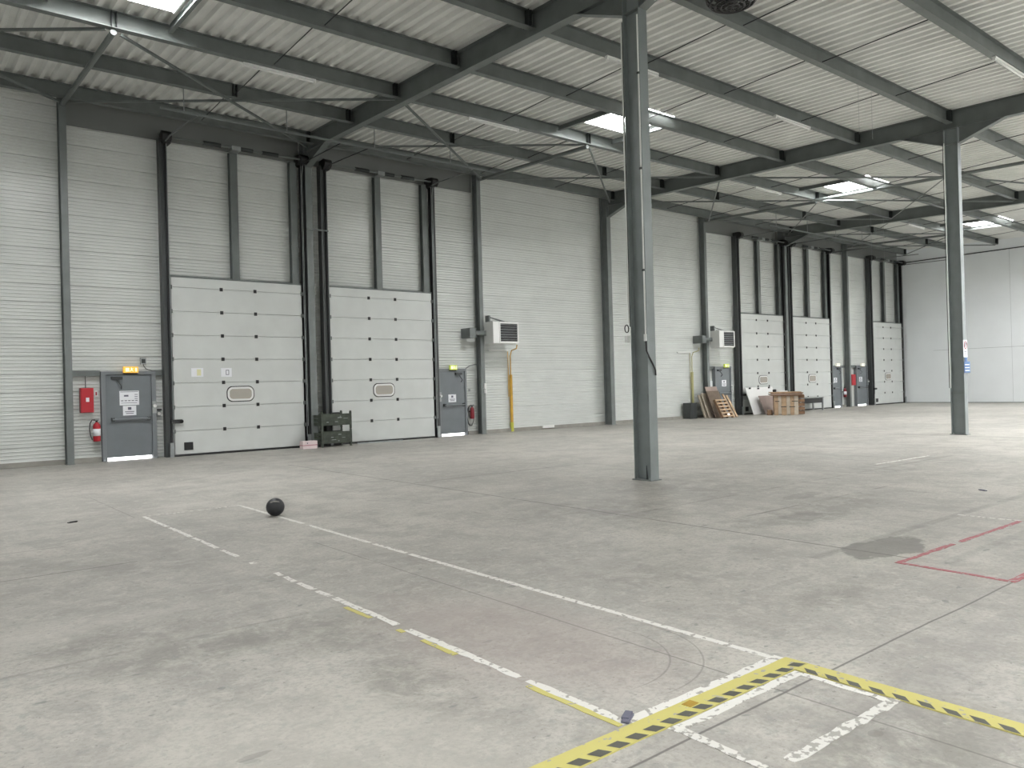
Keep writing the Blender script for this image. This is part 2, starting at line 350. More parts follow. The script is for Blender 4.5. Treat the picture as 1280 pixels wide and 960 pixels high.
# ------------------------------------------------------------------ roof deck with skylight openings
SKX = [3.42 - 12.0, 3.42, 15.42, 27.3, 39.3]
ROW_A = (12.96, 14.72)
SKYL = [(x, *ROW_A) for x in SKX]                      # the row the photo shows, then unseen ones added to brighten the hall
SKYL += [(x, -8.0, -6.2) for x in (-8.58, 3.42, 15.42, 21.4, 27.3, 33.3, 39.3)]
SKYL += [(x, -2.4, -0.6) for x in (15.42, 21.4, 27.3, 33.3, 39.3, 43.3)]
SKYL += [(x, -1.3, 0.2) for x in (-8.58, 1.9)]
SKYL += [(x, 3.2, 5.0) for x in (21.4, 27.3, 33.3, 39.3, 43.3)]
SKH = 0.86
def deck():
    b = MB(); pitch = 0.25; xs = []
    x = XB
    while x < XF:
        xs += [(x, 0.0), (x + 0.08, 0.0), (x + 0.115, 0.075), (x + 0.215, 0.075)]; x += pitch
    xs = [(min(p, XF), z) for p, z in xs]
    ys = sorted(set([YB, YW] + [v for r in SKYL for v in r[1:]] + PURL))
    n = len(xs)
    for y in ys:
        for p, z in xs: b.v.append((p, y, top(y) + z))
    for j in range(len(ys) - 1):
        ym = (ys[j] + ys[j + 1]) / 2
        for i in range(n - 1):
            xm = (xs[i][0] + xs[i + 1][0]) / 2
            if any(r[1] < ym < r[2] and abs(xm - r[0]) < SKH for r in SKYL): continue
            b.f.append((j * n + i, (j + 1) * n + i, (j + 1) * n + i + 1, j * n + i + 1))
    return b
c = deck().build('ceiling', M_DECK); tag(c, 'ribbed pale steel roof deck above the hall', 'ceiling', structure=True)
def skylight(x, y0, y1, label):
    zc = top((y0 + y1) / 2)
    t = thing('skylight', label, 'skylight', (x, (y0 + y1) / 2, zc), group='roof skylights')
    h = (y1 - y0) / 2; b = MB(); k = 0.03; z0, z1 = -0.02, 0.36
    b.box(-SKH - k, -SKH, -h - k, h + k, z0 , z1).box(SKH, SKH + k, -h - k, h + k, z0, z1)
    b.box(-SKH, SKH, -h - k, -h, z0 - .02, z1).box(-SKH, SKH, h, h + k, z0 + .02, z1)
    b.build('curb', M_WHITE, t)
    d = MB(); n = 8
    for j in range(n + 1):
        for i in range(n + 1):
            u, v = -1 + 2 * i / n, -1 + 2 * j / n
            d.v.append((u * (SKH + k), v * (h + k), z1 + 0.22 * (1 - u * u) * (1 - v * v)))
    for j in range(n):
        for i in range(n): a = j * (n + 1) + i; d.f.append((a, a + n + 1, a + n + 2, a + 1))
    d.build('dome', M_SKY, t, smooth=True)
    g = MB(); g.box(-SKH, SKH, -0.012, 0.012, z1 - 0.05, z1 - 0.02).box(-0.012, 0.012, -h, h, z1 - 0.05, z1 - 0.02)
    g.build('safety_bar', M_GALV, t)
ORD_ = ['first', 'second', 'third', 'fourth', 'fifth']
SKL = ['square roof skylight out of sight past the left edge', 'bright roof skylight at the top left corner above the first loading door',
       'bright roof skylight just left of the nearest inner column', 'bright roof skylight between the two inner columns', 'bright roof skylight right of the farther inner column']
OR2 = ['first', 'second', 'third', 'fourth', 'fifth', 'sixth', 'seventh']; cnt = {}
for k, (x, y0, y1) in enumerate(SKYL):
    q = cnt.get(y0, 0); cnt[y0] = q + 1
    skylight(x, y0, y1, SKL[k] if k < 5 else '%s added unseen skylight from the left in the %s row behind the camera side' % (OR2[q], {-8.0: 'farthest', -2.4: 'middle', 3.2: 'nearest', -1.3: 'short'}[y0]))

# ------------------------------------------------------------------ steel frame
ORD = ['first', 'second', 'third', 'fourth', 'fifth', 'sixth', 'seventh']
FN = ['left of the picture', 'of the nearest inner column', 'of the farther inner column', 'between the third and fourth loading doors']
for i, x in enumerate(FRAMES):
    y1, y0 = 20.43, YB + 0.02; h = 0.46
    t = thing('roof_rafter', 'grey steel roof rafter on the frame ' + FN[i], 'roof beam', (x, y1, top(y1) - h), group='roof rafters')
    b = MB(); b.ibeam((0, 0, h / 2 - 0.004), (0, y0 - y1, h / 2 - 0.004 - 0.034 * (y1 - y0)), h, 0.19); b.build('beam', M_STEEL, t)
    hb = MB()          # haunches at the inner column and at the wall
    zc = -(y1 - YC) * 0.034
    for sg in (1, -1):
        ya = YC - y1 + sg * 0.18; yb = YC - y1 + sg * 1.25
        za, zb = zc + sg * .18 * .034, zc + sg * 1.25 * .034
        hb.prism([(ya, za + .02), (ya, za - 0.40), (yb, zb), (yb, zb + .02)], (-0.006, 0, 0), (0, 1, 0), (0, 0, 1), (0.012, 0, 0))
        dv = Vector((0, yb - ya, zb - (za - 0.40))).normalized(); nn = Vector((0, -dv.z, dv.y))
        hb.obox(Vector((0, (ya + yb) / 2, (zb + za - 0.40) / 2)), (1, 0, 0), dv, nn, 0.18, math.hypot(yb - ya, zb - za + .4), 0.014)
    hb.prism([(0, 0.02), (0, -0.42), (-1.2, -0.04), (-1.2, 0.02)], (-0.006, 0, 0), (0, 1, 0), (0, 0, 1), (0.012, 0, 0))
    dv = Vector((0, -1.2, 0.38)).normalized(); hb.obox((0, -0.6, -0.23), (1, 0, 0), dv, (0, -dv.z, dv.y), 0.18, 1.26, 0.014)
    hb.pieces('haunch', M_STEEL, t)
WN = ['left of the picture', 'between the first two loading doors', 'on the blank ribbed wall behind the nearest inner column', 'between the third and fourth loading doors']
for i, x in enumerate(FRAMES):
    if i:
        t = thing('wall_column', 'wide grey steel column against the wall, ' + WN[i], 'column', (x, 20.63, 0), group='wide wall columns')
        MB().ibeam((0, 0, 0), (0, 0, 8.70), 0.36, 0.20, up=(0, 1, 0)).build('shaft', M_STEEL2, t)
        MB().box(-0.13, 0.13, -0.2, 0.2, 0, 0.02).build('base_plate', M_STEEL2, t)
POSTN = ['left of the first grey door', 'carrying the first heater', 'carrying the farther heater', 'between the two farthest grey doors']
for i, x in enumerate(POSTS):
    t = thing('wind_post', 'slim grey steel wall post ' + POSTN[i], 'column', (x, 20.69, 0), group='slim wall posts')
    MB().ibeam((0, 0, 0), (0, 0, top(20.69) - 0.02), 0.26, 0.15, up=(0, 1, 0)).build('shaft', M_STEEL2, t)
    MB().box(-0.09, 0.09, -0.14, 0.14, 0, 0.015).build('base_plate', M_STEEL2, t)
for i, x in enumerate(FRAMES):
    if i == 0: continue
    lb = ['', 'grey steel I-column standing nearest the camera, with cables down it', 'farther grey steel column with a white and a blue sign', 'grey steel inner column past the right edge of the photo'][i]
    t = thing('inner_column', lb, 'column', (x, YC, 0), group='inner columns')
    MB().ibeam((0, 0, 0), (0, 0, top(YC) - 0.44), 0.34, 0.19, up=(0, 1, 0)).build('shaft', M_COL, t)
    b = MB(); b.box(-0.12, 0.12, -0.2, 0.2, 0, 0.018); b.build('base_plate', M_STEEL2, t)
    b = MB()
    for z in ((7.45,) if i == 1 else (1.07, 7.45)):
        b.box(-0.09, -0.006, -0.155, 0.155, z, z + 0.016).box(0.006, 0.09, -0.155, 0.155, z, z + 0.016)
    b.pieces('stiffener', M_STEEL2, t)
    b = MB()
    for sx in (-0.07, 0.07):
        for sy in (-.13, .13): b.cyl((sx, sy, 0.01), (sx, sy, 0.045), 0.014, 6)
    b.pieces('anchor_bolt', M_GALV, t)
    if i == 1:
        MB().prism([(-0.04, 0.0), (0.0, 0.0), (-0.006, 0.22), (-0.012, 0.22)], (-0.07, -0.05, 0.018), (0, 1, 0), (0, 0, 1), (0.006, 0, 0)).build('gusset', M_DARK, t)

# purlins
BAYS = [(X1 - SP, X1), (X1, X1 + SP), (X1 + SP, X1 + 2 * SP), (X1 + 2 * SP, 45.25)]
BN = ['bay of the first loading door', 'bay of the second loading door', 'bay between the inner columns', 'last bay']
for j, y in enumerate(PURL):
    for i, (x0, x1) in enumerate(BAYS):
        h = 0.31
        t = thing('roof_purlin', 'grey roof purlin, %s from the dock wall, %s' % (ORD[j], BN[i]), 'roof beam', (x0, y, top(y) - h / 2 - 0.004), group='roof purlins')
        a0, a1 = (0.008, x1 - x0 - 0.008) if i < 3 else (0.008, x1 - x0)
        MB().ibeam((a0, 0, 0), (a1, 0, 0), h, 0.15).build('beam', M_STEEL, t)
        b = MB()
        for xx in (a0 + 0.13, a0 + 0.19, a1 - 0.19, a1 - 0.13): b.box(xx - 0.006, xx + 0.006, -0.12, 0.12, -h / 2 + 0.015, h / 2 - 0.015)
        b.pieces('end_cleat', M_DARK, t)
        if j in (1, 2):
            b = MB(); m = (x1 - x0) / 2
            for xx in ((m - .04, m + 0.04) if j == 2 else (m / 2 - .04, m / 2 + .04, 1.5 * m - .04, 1.5 * m + .04)): b.box(xx - 0.006, xx + 0.006, -0.10, 0.10, -h / 2 + 0.015, h / 2 - 0.015)
            b.pieces('web_stiffener', M_DARK, t)

# sag rods between purlins
for i, (x0, x1) in enumerate(BAYS[:3] + [(33.56, 45.6)]):
    for k in (0.25, 0.48, 0.75):
        x = x0 + (x1 - x0) * k
        for j in range(len(PURL) - 1):
            if (k == 0.48 and j == 2) or (i == 0 and k < 0.7): continue
            ya, yb = PURL[j] + -0.02, PURL[j + 1] + 0.02
            o = MB().cyl((x, ya, top(ya) - 0.24), (x, yb, top(yb) - 0.08), 0.011, 6).build('sag_rod', M_DARK, base=(x, ya, top(ya) - .24))
            tag(o, 'tie rod between the %s and %s purlins, %s one, %s' % (ORD[j], ORD[j + 1], {0.25: 'leftmost', 0.48: 'middle', 0.75: 'rightmost'}[k], BN[i]), 'rod', 'tie rods between the purlins')
# skylight trimmers
for i, x in enumerate(SKX[1:]):
    for sg in (-1, 1):
        xx = x + sg * (SKH + 0.12) - (0.1 if sg < 0 else 0)
        o = MB().ibeam((xx, 15.37, top(15.37) - 0.10), (xx, 13.18, top(13.18) - 0.10), 0.12, 0.08).build('skylight_trimmer', M_STEEL, base=(xx, 14.2, top(14.2) - .1))
        tag(o, 'trimmer beam on the %s of the skylight %s' % ('left' if sg < 0 else 'right', ['at the top left corner', 'left of the nearest inner column', 'between the two inner columns', 'right of the farther inner column'][i]), 'beam', 'trimmers beside the skylights')
# horizontal wind bracing in the strip along the dock wall
NODES = [X1 - SP] + sorted(FRAMES[1:] + POSTS) + [45.3]
def bz(y): return top(y) - 0.36
def brace(p, q, label, r=0.022, name='wind_brace', m=None, grp='wind braces under the roof'):
    d = (Vector(q) - Vector(p)).normalized(); up = Vector((0, 0, 1)); s = d.cross(up).normalized()
    b = MB(); c = (Vector(p) + Vector(q)) / 2; L = (Vector(q) - Vector(p)).length
    b.obox(c, d, s, s.cross(d), L, 2 * r, 0.006); b.obox(c + s * r + Vector((0, 0, r)), d, s, s.cross(d), L, 0.006, 2 * r)
    o = b.build(name, m or M_STEEL, base=p); tag(o, label, 'brace', grp); return o
for i in range(len(NODES) - 1):
    a, b_ = NODES[i], NODES[i + 1]
    if b_ > 34: sh = 'far down the hall'
    where = ['left of the first wall post', 'above the first loading door', 'above the second loading door', 'above the first heater', 'behind the nearest inner column', 'above the third loading door', 'above the fourth loading door', 'above the farthest loading door'][min(i, 7)]
    brace((a + 0.12, 20.25, bz(20.25)), (b_ - 0.12, 15.5, bz(15.5) + .01), 'roof brace running out from the wall, ' + where)
    brace((a + 0.12, 15.5, bz(15.5) - 0.03), (b_ - 0.12, 20.25, bz(20.25) - 0.03), 'roof brace running back to the wall, ' + where)
for i, x in enumerate(POSTS):
    o = MB().cyl((x, 20.5, bz(20.5) + .02), (x, 15.45, bz(15.45) - .01), 0.055, 10).build('strut_tube', M_STEEL, base=(x, 20.5, bz(20.5)))
    tag(o, 'round grey strut from the head of the wall post ' + POSTN[i], 'strut', 'tubular roof struts')
o = MB().cyl((27.3, 15.4, bz(15.4) + .01), (27.3, 8.4, bz(8.4) + .01), 0.055, 10).build('strut_tube', M_STEEL, base=(27.3, 15.4, bz(15.4)))
tag(o, 'long round grey strut crossing the roof between the two inner columns', 'strut', 'tubular roof struts')
for k, (p, q) in enumerate([((27.4, 10.8), (33.4, 15.4)), ((27.4, 15.3), (33.4, 10.8)), ((27.4, 10.7), (33.4, 8.4)), ((21.7, 15.4), (27.2, 10.8))]):
    brace((p[0], p[1], bz(p[1])), (q[0], q[1], bz(q[1]) - (.03 if k % 2 else 0)), 'thin brace under the roof right of the third skylight, ' + ['running away to the wall', 'running away from the wall', 'nearest the right edge', 'left of the long strut'][k])

# ------------------------------------------------------------------ loading doors
DOCKS = [5.76, 10.09, 29.99, 34.22, 42.18]
DW, DT = 3.47, 4.54
JZ = [4.285 - 0.6075 * k for k in range(7)]
DN = ['nearest loading door, left', 'second loading door, right of the wide column', 'third loading door, behind the leaning boards', 'fourth loading door, behind the wooden crate', 'farthest loading door, by the white end wall']
def dock(n, x0):
    t = thing('door_%d' % (n + 1), 'tall pale sectional ' + DN[n], 'loading door', (x0, D, 0), structure=True)
    zs = [0.05] + JZ[::-1] + [DT]
    bx = (1.25, 2.15)
    for k in range(len(zs) - 1):
        s = MB().box(0, DW, -0.045, 0, zs[k] + 0.004, zs[k + 1] - 0.004).build('door_section', M_PANEL, t, bevel=0.006)
        if k < len(zs) - 2:
            for xx in bx: MB().box(xx - 0.04, xx + 0.04, -0.062, -0.045, zs[k + 1] - 0.045, zs[k + 1] + 0.045).build('joint_bracket', M_BLACK, s, bevel=0.004)
            for xx in (-0.03, DW - 0.01):
                MB().box(xx - 0.01, xx + 0.05, -0.075, -0.045, zs[k + 1] - 0.05, zs[k + 1] + 0.05).build('edge_hinge', M_STEEL, s)
        if k == 2:       # rounded vision panel
            fr, pn = [], []
            for q in range(32):
                a = 2 * PI * q / 32; sx = 1 if math.cos(a) > 0 else -1; sz = 1 if math.sin(a) > 0 else -1
                fr.append((1.69 + sx * 0.20 + 0.145 * math.cos(a), 1.545 + sz * 0.04 + 0.145 * math.sin(a)))
                pn.append((1.69 + sx * 0.20 + 0.092 * math.cos(a), 1.545 + sz * 0.04 + 0.092 * math.sin(a)))
            gas = [(1.69 + (p - 1.69) * 1.07, 1.545 + (z - 1.545) * 1.13) for p, z in fr]
            MB().prism(gas, (0, -0.045, 0), (1, 0, 0), (0, 0, 1), (0, -0.008, 0)).build('window_gasket', M_BLACK, s)
            MB().prism(fr, (0, -0.053, 0), (1, 0, 0), (0, 0, 1), (0, -0.014, 0)).build('window_frame', M_WHITE, s, bevel=0.004)
            MB().prism(pn, (0, -0.067, 0), (1, 0, 0), (0, 0, 1), (0, -0.004, 0)).build('window_pane', M_PLEXI, s)
    MB().box(-0.01, DW + 0.01, -0.05, 0.0, 0.0, 0.05).build('bottom_seal', M_BLACK, t)
    MB().box(-0.02, DW + 0.02, -0.035, 0.03, DT, DT + 0.045).build('top_seal', M_STEEL, t)
    for sg, xa in ((-1, -0.05), (1, DW + 0.05)):
        b = MB(); b.box(min(xa, xa + sg * .05), max(xa, xa + sg * .05), -0.10, 0.0, 0, 7.95); b.build('rail_gap_shade', M_BLACK, t)  # solid black strip painted in for the shaded gap inside the rail
        xb = xa + sg * 0.05; b = MB(); b.box(min(xb, xb + sg * .11), max(xb, xb + sg * .11), -0.06, 0.16, 0, 8.0); b.build('guide_post', M_RAIL, t)
        xc = xa - sg * 0.012; MB().box(min(xc, xc + sg * .012), max(xc, xc + sg * .012), -0.115, -0.10, 0.3, 7.9).build('rail_lip', M_GALV, t)
        # cable running up the rail
        MB().tube([(xa + sg * .02, -0.13, 0.6), (xa + sg * .02, -0.13, 7.6), (xa + sg * .03, -0.17, 7.86), (xa + sg * .02, -0.26, 8.0)], 0.008, 6).build('lift_cable', M_GALV if sg > 0 else M_DARK, t)
        b = MB(); b.cyl((xa + sg * 0.14, -0.22, 8.02), (xa + sg * -0.08, -0.22, 8.02), 0.13, 16); b.box(xa - 0.10, xa + 0.10, -0.16, 0.12, 7.88, 8.16); b.build('cable_drum', M_BLACK, t)
        MB().box(min(xa, xa + sg * .09), max(xa, xa + sg * .09), -0.16, -0.11, 0.0, 0.36).build('floor_bracket', M_GALV, t)
    MB().cyl((-0.1, -0.22, 8.02), (DW + 0.1, -0.22, 8.02), 0.028, 10).build('torsion_shaft', M_STEEL, t)
    b = MB()
    for xx in (1.05, 1.9, 2.6): b.cyl((xx - 0.22, -0.22, 8.02), (xx + 0.22, -0.22, 8.02), 0.055, 12)
    b.pieces('torsion_spring', M_DARK, t)
    MB().box(1.55, 1.78, -0.28, 0.0, 7.95, 8.06).build('shaft_bearing', M_GALV, t)
    MB().ibeam((1.68, 0.10, DT + 0.04), (1.68, 0.10, 7.98), 0.16, 0.20, up=(0, 1, 0)).build('mullion', M_STEEL, t)
    MB().ibeam((3.35, 0.10, DT + 0.04), (3.35, 0.10, 7.98), 0.16, 0.20, up=(0, 1, 0)).build('mullion', M_STEEL, t)
    # back stay out to the conduit
    MB().tube([(-0.10, -0.25, 7.9), (-0.1, -0.6, 7.93), (-0.05, -2.62, 7.86)] if n in (0, 2, 4) else [(DW, -0.25, 7.9), (DW, -0.6, 7.93), (DW, -2.62, 7.86)], 0.018, 8).build('back_stay', M_STEEL, t)
    MB().tube([(-0.10, -0.25, 7.9), (-0.1, -0.6, 7.93), (-0.05, -2.62, 7.86)] if n == 1 else [(DW + .02, -0.25, 7.9), (DW + .02, -2.62, 7.86)], 0.014, 8).build('back_stay', M_DARK, t)
    b = MB(); b.box(-0.10, 0.15, -0.14, -0.045, 0.84, 0.94); b.cyl((0.15, -0.14, 0.89), (0.15, -0.045, 0.89), 0.05, 14); b.build('bolt_handle', M_BLACK, t, bevel=0.008)
    if n in (0, 2, 4): MB().box(0.22, 0.44, -0.065, -0.045, 0.15, 0.35).build('step_plate', M_BLACK, t, bevel=0.006)
    if n == 0:
        s = MB().box(0.44, 0.74, -0.048, -0.045, 2.01, 2.235).build('notice', M_PAPER, t); lab(s, 'white sticker with a pale yellow square')
        MB().box(0.58, 0.68, -0.0495, -0.048, 2.04, 2.20).build('pictogram', mat('pale_yellow', (0.72, 0.70, 0.42), 0.6), s)
        s = MB().box(1.19, 1.47, -0.048, -0.045, 2.0, 2.23).build('notice', M_PAPER, t); lab(s, 'white sticker with a black rectangle outline')
        MB().box(1.32, 1.325, -0.05, -0.048, 2.06, 2.17).box(1.32, 1.40, -0.05, -0.048, 2.165, 2.18).box(1.385, 1.40, -0.05, -0.048, 2.06, 2.17).box(1.32, 1.40, -0.05, -0.048, 2.05, 2.065).box(1.315, 1.33, -0.05, -0.048, 2.05, 2.18).build('pictogram', M_INK, s)
    return t
for n, x0 in enumerate(DOCKS): dock(n, x0)
# dark grey bands on the wall above the docks
for n, (x0, x1) in enumerate(((3.52, 9.34), (9.58, 15.39), (27.61, 33.44), (33.68, 39.48), (39.66, 45.8))):
    o = MB().box(x0, x1, 20.84, 20.885, 8.02, 8.71).build('trim_%d' % (n + 3), M_BAND)
    tag(o, 'dark grey band above the ' + DN[n].split(',')[0], 'trim', structure=True)
# side strut between rails and the frame column
o = MB().box(9.36, 10.0, 20.40, 20.43, 6.08, 6.12).build('rail_tie', M_STEEL2); tag(o, 'small grey tie bar high up between the first two loading doors', 'bar')

# conduit lines
def hang_conduit(x0, x1, label):
    t = thing('ceiling_conduit', label, 'conduit', (x0, 18.0, 7.86), group='hanging conduits')
    MB().box(0, x1 - x0, -0.025, 0.025, -0.02, 0.02).build('rail', M_STEEL2, t)
    k = 0.5
    while k < x1 - x0:
        MB().cyl((k, 0, 0.01), (k, 0, top(18) - 7.86), 0.012, 6).build('hanger', M_GALV, t); k += 2.4
hang_conduit(4.9, 14.2, 'long pale rail hung below the roof across the first two loading doors')
hang_conduit(28.4, 38.4, 'long rail hung below the roof across the far loading doors')

# ------------------------------------------------------------------ personnel doors
def personnel(n, x0, x1, zt, notices, closer, bar_left, glow, label):
    """frame from x0 to x1"""
    w = x1 - x0
    t = thing('door_%d' % n, label, 'door', (x0, 20.78, 0), structure=True)
    fw = 0.10 if n == 6 else 0.07
    MB().box(0, fw, -0.06, 0.11, 0, zt).box(w - fw, w, -0.06, 0.11, 0, zt).box(fw, w - fw, -0.06, 0.11, zt - 0.08, zt).build('door_frame', M_FRAME, t)
    MB().box(fw + 0.005, w - fw - 0.005, -0.03, 0.02, 0.085, zt - 0.085).build('leaf', M_DOOR, t, bevel=0.004)
    lab(MB().box(fw + 0.01, w - fw - 0.01, 0.03, 0.05, 0.0, 0.085).build('threshold_gap', M_DAY, t), 'bright daylight gap under the door')
    bl, br = fw + 0.12, w - fw - 0.06
    b = MB(); b.cyl((bl, -0.10, 1.0), (br, -0.10, 1.0), 0.028, 10); b.build('push_bar', M_FRAME, t)
    b = MB(); b.box(bl - .02, bl + 0.05, -0.12, -0.03, 0.955, 1.045).box(br - 0.05, br + .02, -0.12, -0.03, 0.955, 1.045).pieces('bar_end', M_DARK, t)
    cx = fw + 0.12 if closer < 0 else w - fw - 0.37
    c = MB().box(cx, cx + 0.25, -0.09, -0.03, zt - 0.20, zt - 0.13).build('door_closer', M_DARK, t)
    MB().tube([(cx + 0.12, -0.08, zt - 0.2), (cx + 0.2, -0.16, zt - 0.36), (cx + 0.22, -0.06, zt - 0.43)], 0.012, 6).build('closer_arm', M_DARK, c)
    for (a0, a1, z0, z1, kind) in notices:
        s = MB().box(a0, a1, -0.034, -0.03, z0, z1).build('notice', M_PAPER, t)
        g = MB(); W_, H_ = a1 - a0, z1 - z0
        if kind == 'big':
            g.box(a0 + .02, a1 - .02, -0.0355, -0.034, z1 - .03, z1 - .018)
            for k in range(3): g.box(a1 - .1, a1 - .03, -0.0355, -0.034, z1 - .10 - k * .05, z1 - .085 - k * .05)
            for k in range(5): g.box(a0 + .03 + k * .08, a0 + .085 + k * .08, -0.0355, -0.034, z0 + .10, z0 + .12)
            g.box(a0 + .03, a1 - .05, -0.0355, -0.034, z0 + .05, z0 + .06); g.box(a0 + .1, a0 + .2, -0.0355, -0.034, z1 - .14, z1 - .10)
        else:
            mx = (a0 + a1) / 2
            g.box(mx - W_ * .13, mx + W_ * .13, -0.0355, -0.034, z1 - H_ * .42, z1 - H_ * .14)
            g.box(a0 + W_ * .15, a1 - W_ * .15, -0.0355, -0.034, z0 + H_ * .34, z0 + H_ * .42).box(a0 + W_ * .22, a1 - W_ * .2, -0.0355, -0.034, z0 + H_ * .16, z0 + H_ * .24)
        g.build('print', M_INK, s)
    # lock
    lx = w - fw * 0.5 if bar_left < 0 else fw * 0.5
    b = MB(); b.box(lx - .05, lx + .05, -0.09, -0.06, 1.12, 1.42).build('lock_plate', M_GALV, t)
    MB().cyl((lx, -0.09, 1.30), (lx, -0.15, 1.30), 0.04, 12).build('lock_knob', M_WHITE, t)
    return t
def exit_sign(x, z, w, m, label):
    t = thing('exit_sign', label, 'exit sign', (x, 20.70, z), group='lit exit signs over the grey doors')
    MB().box(-w / 2, w / 2, -0.05, 0.02, 0, 0.15).build('light_box', m, t, bevel=0.008)
    b = MB(); y0, y1 = -0.054, -0.05
    b.box(-w * .36, -w * .12, y0, y1, 0.03, 0.12); b.box(w * .28, w * .40, y0, y1, 0.03, 0.12)
    b.build('doorway_symbol', M_LITW, t)
    b = MB(); b.cyl((w * .03, y1, .115), (w * .03, y0, .115), .012, 8)
    b.obox((w * .04, (y0 + y1) / 2, .085), (1, 0, 0), (0, 1, 0), (0, 0, 1), .025, .004, .04)
    b.obox((w * .11, (y0 + y1) / 2, .05), (.8, 0, -.6), (0, 1, 0), (.6, 0, .8), .05, .004, .014)
    b.obox((-w * .03, (y0 + y1) / 2, .05), (.7, 0, .7), (0, 1, 0), (-.7, 0, .7), .05, .004, .014)
    b.obox((w * .08, (y0 + y1) / 2, .092), (.9, 0, .3), (0, 1, 0), (-.3, 0, .9), .06, .004, .01)
    b.build('running_figure', M_LITW, t)
    MB().box(-w / 2 + .01, w / 2 - .01, 0.0, 0.02, -0.04, 0.0).build('mount', M_DARK, t)
personnel(6, 4.14, 5.37, 2.17, [(0.40, 0.84, 1.34, 1.69, 'big'), (0.47, 0.77, 1.09, 1.325, 's')], -1, -1, 0, 'grey steel exit door with two notices, nearest on the left')
personnel(7, 13.82, 14.92, 2.17, [(0.38, 0.68, 1.09, 1.34, 's')], 1, 1, 0, 'grey steel exit door right of the second loading door')
personnel(8, 28.20, 29.38, 2.17, [(0.50, 0.82, 1.30, 1.58, 's')], -1, -1, 0, 'grey steel exit door half hidden behind the leaning pallet')
personnel(9, 37.96, 38.98, 2.17, [(0.26, 0.58, 1.30, 1.55, 's')], 1, 1, 0, 'grey steel exit door just left of the slim post near the far corner')
personnel(10, 40.55, 41.75, 2.17, [(0.30, 0.64, 1.30, 1.56, 's')], -1, -1, 0, 'grey steel exit door farthest down the hall, right of a red cabinet')
exit_sign(4.79, 2.13, 0.34, M_AMB, 'amber lit exit sign over the nearest grey door')
exit_sign(14.37, 2.13, 0.28, M_LIME, 'yellow-green lit exit sign over the door right of the second loading door')
exit_sign(28.98, 2.13, 0.34, M_LIME, 'yellow-green lit exit sign over the half-hidden grey door')
exit_sign(38.55, 2.13, 0.34, M_LITW, 'pale lit exit sign over the grey door left of the far slim post')
exit_sign(41.15, 2.13, 0.34, M_LITW, 'pale lit exit sign over the farthest grey door')
# dark rails at door-head height
for n, (x0, x1, nm) in enumerate(((3.52, 4.13, 'between the slim post and the nearest grey door'), (5.38, 5.54, 'between the nearest grey door and the first loading door'), (27.61, 28.19, 'left of the half-hidden grey door'),
                                  (38.99, 39.49, 'right of the grey door left of the far slim post'), (39.66, 40.54, 'left of the farthest grey door'))):
    o = MB().box(x0, x1, 20.78, 20.885, 2.06, 2.19).build('trim_%d' % (n + 8), M_STEEL); tag(o, 'dark cladding rail at door-head height ' + nm, 'trim', structure=True)

# ------------------------------------------------------------------ wall things
t = thing('fire_cabinet', 'red fire cabinet on the wall left of the nearest grey door', 'cabinet', (3.83, 20.88, 1.19))
MB().box(-0.14, 0.14, -0.18, 0, 0, 0.59).build('body', M_RED, t, bevel=0.012)
MB().box(-0.125, 0.125, -0.19, -0.18, 0.015, 0.575).build('door', M_RED, t, bevel=0.006)
lab(MB().box(-0.03, 0.04, -0.195, -0.19, 0.26, 0.36).build('label_plate', M_PAPER, t), 'small white label')
MB().cyl((0, -0.02, 0.59), (0, -0.02, 0.87), 0.011, 8).build('feed_pipe', M_STEEL, t)
o = MB().box(4.02, 4.09, 20.865, 20.872, 1.57, 1.72).build('fire_sign', M_WHITE); tag(o, 'tiny white and red sign beside the red fire cabinet', 'sign')
MB().box(4.04, 4.07, 20.86, 20.865, 1.60, 1.68).build('symbol', M_RED, o)
def extinguisher(x, y, z, label, s=1.0, red=None, hose=True):
    t = thing('fire_extinguisher', label, 'fire extinguisher', (x, y, z), group='fire extinguishers')
    red = red or M_RED
    MB().lathe([(0.0, 0), (0.075 * s, 0), (0.082 * s, 0.015), (0.082 * s, 0.36 * s), (0.07 * s, 0.41 * s), (0.035 * s, 0.44 * s), (0.03 * s, 0.46 * s), (0, 0.46 * s)], (0, 0, 0), 20).build('cylinder', red, t, smooth=True)
    if s > 0.9: MB().lathe([(0.0835 * s, 0.13 * s), (0.0845 * s, 0.13 * s), (0.0845 * s, 0.30 * s), (0.0835 * s, 0.30 * s)], (0, 0, 0), 20).build('label_band', M_PAPER, t, smooth=True)
    MB().box(-0.02, 0.02, -0.02, 0.02, 0.46 * s, 0.50 * s).obox((-0.01, -0.03, 0.53 * s), (1, 0, 0), (0, 1, 0), (0, 0, 1), 0.12, 0.02, 0.015).obox((-0.01, -0.03, 0.50 * s), (1, 0, 0), (0, 1, 0), (0, 0, 1), 0.10, 0.02, 0.012).build('valve_head', M_BLACK, t)
    MB().tube([(-0.03, 0, 0.5 * s), (-0.09, 0, 0.52 * s), (-0.14, 0, 0.44 * s), (-0.155, 0, 0.30 * s), (-0.135, 0, 0.15 * s), (-0.10, 0, 0.04 * s)], 0.011, 8).build('hose', M_BLACK, t)
    MB().box(-0.03, 0.03, 0.07 * s, YW - y + 0.0, 0.25 * s, 0.30 * s).build('wall_bracket', M_DARK, t)
extinguisher(4.02, 20.72, 0.50, 'red and white fire extinguisher hung left of the nearest grey door')
extinguisher(15.14, 20.76, 0.52, 'dark red fire extinguisher hung left of the post carrying the first heater', 0.85, M_REDD)
extinguisher(39.30, 20.74, 0.52, 'small dark fire extinguisher between the two far grey doors', 1.0, M_REDD)
t = thing('fire_cabinet', 'red wall cabinet left of the farthest grey door', 'cabinet', (40.15, 20.88, 1.12))
